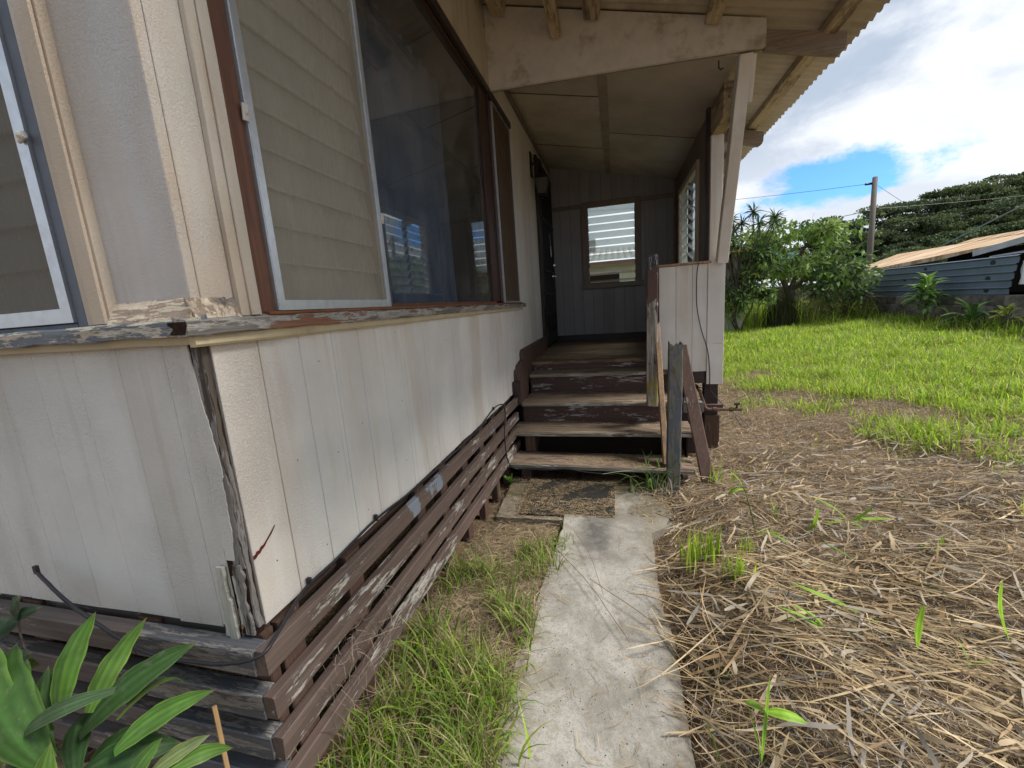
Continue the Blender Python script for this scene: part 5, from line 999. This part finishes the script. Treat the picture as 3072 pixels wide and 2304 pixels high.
# leafy tree (centre right of the porch)
TX, TY = 4.55, 13.6; z0 = gzf(TX, TY); tr = thing('leafy_tree', 'small leafy tree with a leaning trunk wrapped in grass, right of the porch', 'tree', (TX, TY, z0))
mb = MB(); limb(mb, (TX, TY, z0 - .1), (TX + .25, TY, 1.15), .16, .10, .05, 1); limb(mb, (TX + .2, TY, 1.0), (TX - .1, TY, 1.7), .085, .05, .1, 2); limb(mb, (TX - .1, TY, 1.7), (TX - .75, TY + .1, 2.5), .05, .02, .15, 3); limb(mb, (TX + .22, TY, 1.05), (TX + .5, TY, 2.3), .07, .03, .15, 4); limb(mb, (TX + .2, TY, 1.1), (TX + 1.5, TY, 2.0), .06, .02, .2, 5); limb(mb, (TX, TY, 1.5), (TX - .3, TY, 2.9), .04, .015, .2, 6); limb(mb, (TX + .4, TY, 2.0), (TX + .9, TY - .2, 2.9), .035, .012, .2, 7)
mb.build('trunk', m_bark, tr, True)
cs = []
for k in range(58): a_ = rng.uniform(0, 6.28); q = rng.uniform(.1, 1) ** .55; cs.append((TX + .2 + 1.55 * q * math.cos(a_), TY + .8 * q * math.sin(a_), 2.3 + rng.uniform(-.7, .75) - .3 * q))
cloud('crown', cs, [rng.uniform(.14, .42) for _ in cs], 44, .19, .038, LG, parent=tr, droop=.5)
cs = [(TX + rng.uniform(.7, 1.9), TY + rng.uniform(-.5, .4), rng.uniform(.95, 1.75)) for k in range(20)]; cloud('crown', cs, .28, 48, .17, .038, [(.06, .12, .04), (.09, .16, .06), (.15, .22, .08)], parent=tr)
a = np.stack([rng.normal(TX + .02, .17, 900), rng.normal(TY - .1, .12, 900)], -1); stuff(blades('trunk_grass', a, rng.uniform(.4, 1.15, 900), rng.uniform(.05, .5, 900), .008, pick([(.07, .10, .03), (.12, .17, .04), (.10, .085, .05), (.16, .13, .08)], 900, .2), K=5), 'long grass wrapped around the trunk of the leafy tree', 'grass')
# spiky pandanus-like shrub beside the porch
SXX, SYY = 3.35, 13.0; sp = thing('spiky_shrub', 'shrub with dark spiky leaf rosettes just right of the porch', 'shrub', (SXX, SYY, 0)); mb = MB()
ros = [(SXX + rng.uniform(-.75, .7), SYY + rng.uniform(-.5, .5), rng.uniform(.7, 3.0)) for k in range(34)] + [(SXX + .25, SYY, 3.25), (SXX + .75, SYY, 3.05), (SXX - .3, SYY, 3.1)]
for k, c in enumerate(ros): limb(mb, (SXX + rng.uniform(-.1, .1), SYY, .1 if k < 5 else .9), c, .028, .012, .12, k)
mb.build('stem', m_bark, sp)
n_ = len(ros) * 42; idx = np.repeat(np.arange(len(ros)), 42); u = unit(rng.normal(0, 1, (n_, 3)) + np.array([0, 0, .35])); Cn = np.array(ros)[idx]; L = rng.uniform(.20, .40, (n_, 1))
P = np.stack([Cn, Cn + u * L * .5, Cn + u * L + np.array([0, 0, -.25]) * L], 1); S = unit(np.cross(u, rng.normal(0, 1, (n_, 3))))[:, None].repeat(3, 1)
ribbons('crown', P, S, np.tile(np.array([[.012, .015, .002]]), (n_, 1)), pick([(.05, .11, .045), (.08, .16, .05), (.035, .08, .04), (.13, .2, .06)], n_, .2), m_leaf, sp)
cs = [(SXX + rng.uniform(-.8, .7), SYY + rng.uniform(-.5, .6), rng.uniform(.45, 2.9)) for k in range(22)]; cloud('crown', cs, .30, 70, .15, .026, LG, parent=sp)
# vine-covered bush between tree and panel
bs = thing('vine_bush', 'yellow-green bush tangled with dry vines at the left end of the steel panel', 'bush', (6.2, 14.6, 0))
cs = [(6.15 + rng.normal(0, .38), 14.4 + rng.normal(0, .35), z) for z in rng.uniform(.5, 2.0, 22)]; cloud('crown', cs, .26, 70, .14, .024, [(.20, .32, .06), (.27, .36, .08), (.13, .22, .05), (.32, .33, .14)], parent=bs)
n_ = 700; c0 = np.stack([rng.normal(6.0, .5, n_), rng.normal(14.2, .25, n_), rng.uniform(.2, 1.1, n_)], -1); t = np.linspace(0, 1, 6)[None, :, None]; d0 = unit(rng.normal(0, 1, (n_, 1, 3)) * np.array([1, .5, .6])); L = rng.uniform(.3, .9, (n_, 1, 1))
P = c0[:, None] + d0 * t * L + np.array([0, 0, -1.]) * (t * L) ** 2 * .8; P[..., 2] = np.maximum(P[..., 2], .05); S = unit(np.cross(d0, rng.normal(0, 1, (n_, 1, 3)))).repeat(6, 1)
ribbons('dry_vines', P, S, np.full((n_, 6), .006), pick([(.26, .2, .13), (.33, .26, .17), (.18, .16, .08)], n_), m_straw, bs)
MB().tube([(6.2, 14.6, -.1), (6.2, 14.6, .9)], .05, 6).build('stem', m_bark, bs)
# ti plants in front of the wall
def ti_plant(x, y, stemh, n, L, w, label, cols, lean=.0, seed=1, name='ti_plant'):
    r = random.Random(seed); z = gzf(x, y) - .03; t = thing(name, label, 'plant', (x, y, z), 'leafy plants along the block wall'); mb = MB()
    for k in range(3 if stemh > .3 else 1): mb.tube([(x + r.uniform(-.05, .05), y + r.uniform(-.08, .08), z), (x + r.uniform(-.08, .08), y + r.uniform(-.12, .12), z + stemh)], .016, 6, .011)
    mb.build('stem', m_bark, t)
    heads = [(r.uniform(-.10, .10), r.uniform(-.26, .26), r.uniform(-.22, .16)) for _ in range(5)] if stemh > .5 else [(0, 0, 0)]
    for k in range(n):
        hx, hy, hz = heads[k % len(heads)]; a_ = k * 2.4 + r.uniform(-.6, .6); f = ((k // len(heads)) + .5) / (n / len(heads)); zb = z + stemh * (.75 + .5 * f) + r.uniform(-.03, .05); e = 1.25 * f - .25 + r.uniform(-.15, .15); Lk = L * r.uniform(.75, 1.1); q = .05 if stemh > .3 else .02
        Lk *= .62 if len(heads) > 1 else 1; b = (x + hx + q * math.cos(a_), y + hy + q * math.sin(a_), zb + hz); tp = (b[0] + Lk * math.cos(a_) * math.cos(e), b[1] + Lk * math.sin(a_) * math.cos(e), b[2] + Lk * math.sin(e) - .05)
        c = cols[r.randrange(len(cols))]; leafmesh('leaf', b, tp, w, np.array(c) * r.uniform(.8, 1.2), m_leaf, t, sag=.16 + .16 * r.random(), K=7, fold=.3, shape=(.2, .8, 1, .7, .03))
TG = [(.12, .25, .04), (.16, .30, .05), (.08, .18, .035), (.22, .34, .08)]
ti_plant(6.55, 11.15, .78, 95, .52, .046, 'tall bushy ti plant on thin stems in front of the steel panel', TG, seed=2)
ti_plant(6.6, 9.95, .22, 20, .52, .040, 'low broad-leaved plant against the block wall, right of the tall ti plant', TG, seed=3)
ti_plant(6.6, 9.25, .34, 14, .26, .034, 'yellow-green leafy plant at the right end of the block wall', [(.28, .32, .03), (.20, .28, .03), (.33, .30, .05)], seed=4)
ti_plant(6.3, 14.0, .15, 20, .50, .032, 'dark strap-leaved plant at the left end of the block wall', [(.05, .11, .03), (.07, .14, .03)], seed=5)
ti_plant(6.65, 10.5, .12, 9, .34, .024, 'dull grey-green plant half hidden left of the low broad-leaved plant', [(.08, .11, .04), (.12, .14, .05)], seed=6)
a = np.stack([rng.uniform(6.3, 7.0, 1500), rng.uniform(8.2, 14.5, 1500)], -1); stuff(blades('wall_foot_weeds', a, rng.uniform(.1, .35, 1500), rng.uniform(.2, 1.5, 1500), .010, pick(GREENS + [(.06, .10, .02), (.20, .17, .10)], 1500, .2), K=5), 'weeds along the foot of the block wall', 'weeds')
# background greenery behind the left of the tree and low hedge
hd = thing('background_hedge', 'mid-green hedge behind the low shed', 'hedge', (6, 26, 0)); cs = [(rng.uniform(2.5, 13.5), 27 + rng.uniform(-1, 1), rng.uniform(.4, 2.0)) for k in range(70)]; cloud('crown', cs, .55, 70, .30, .07, [(.07, .13, .03), (.05, .10, .025), (.20, .24, .03)], mat=m_far, parent=hd)
MB().tube([(6, 27, 0), (6, 27, 1.2)], .1, 6).build('stem', m_bark, hd)

# --- wooded hill
hxs = np.linspace(-160, 420, 60); hys = np.linspace(86, 420, 30); X, Y = np.meshgrid(hxs, hys); Zh = np.clip((Y - 86) / 60, 0, 1) * (4 + 13 * sm(X, 20, 110) - 4 * (1 - sm(X, -40, 25))) + rng.normal(0, .5, X.shape) - .5
nx, ny = len(hxs), len(hys); idx = np.arange(nx * ny).reshape(ny, nx); F = np.stack([idx[:-1, :-1], idx[:-1, 1:], idx[1:, 1:], idx[1:, :-1]], -1).reshape(-1, 4)
me = bpy.data.meshes.new('hill'); me.from_pydata(np.stack([X, Y, Zh], -1).reshape(-1, 3).tolist(), [], F.tolist()); me.materials.append(plain('hill_scrub', (.03, .05, .018), .95, .1, var=.5, ns=.3)); struct(link('hill', me))
FG = [(.10, .14, .06), (.15, .19, .075), (.075, .105, .052), (.19, .235, .095), (.065, .09, .05)]
def monkeypod(x, y, zt, R, label, seed):
    r = random.Random(seed); t = thing('canopy_tree', label, 'tree', (x, y, 0), 'wide-crowned trees on the hill'); mb = MB(); mb.tube([(x, y, 0), (x + .3, y, zt * .45)], .6, 8, .45)
    cs = []
    for k in range(44):
        a_ = r.uniform(0, 6.28); q = math.sqrt(r.random()); lay = r.choice((0, 0, 0, 1, 1, 2)); cs.append((x + R * q * math.cos(a_), y + R * q * math.sin(a_) * .7, zt - .5 - (1 - math.sqrt(max(0, 1 - q * q))) * R * .55 - lay * R * .30 + r.uniform(-.25, .25)))
    for k in range(7): limb(mb, (x + .3, y, zt * .4), cs[k], .28, .08, .1, k)
    mb.build('trunk', m_bark, t); cloud('crown', cs, [R * r.uniform(.14, .30) for _ in cs], 210, .42, .12, FG, mat=m_far, parent=t, flat=.26, shell=.1, droop=.0, colj=.3)
HT = [(34, 84, 11.3, 6.5), (40, 86, 13.2, 7), (47.5, 88, 13.9, 7.5), (54.5, 89, 15.6, 7.5), (61, 91, 16.6, 7.5), (68, 93, 17.4, 7.5), (76, 95, 18, 8), (37, 78, 8.6, 6), (45, 80, 10.2, 6.5), (53, 81, 11.5, 6.5), (60, 83, 12.2, 7), (68, 84, 12.8, 7), (41, 70, 6.9, 5), (49, 72, 7.6, 5.5), (57, 74, 8.4, 6), (65, 76, 9, 6), (26, 84, 7.5, 5.5), (34.5, 62, 5.0, 3.6)]
HL = ['leftmost wide tree on the skyline of the hill', 'second skyline tree from the left, right of the utility pole foot', 'skyline tree directly behind the utility pole', 'rounded skyline tree right of the utility pole', 'tall skyline tree above the rusty shed roof', 'highest skyline tree near the right edge', 'skyline tree cut off by the right edge', 'middle-row tree behind the yellow-green bush', 'middle-row tree left of the utility pole', 'middle-row tree right of the utility pole', 'middle-row tree above the loose roof pole', 'middle-row tree at the right edge', 'front-row tree low behind the utility pole', 'front-row tree just above the shed roof ridge', 'front-row tree above the middle of the shed roof', 'front-row tree at the far right above the shed', 'low outlying tree at the left foot of the hill', 'small round tree left of the shed roof']
for i, ((x, y, z, R), l) in enumerate(zip(HT, HL)): monkeypod(x, y, z, R, l, 50 + i)
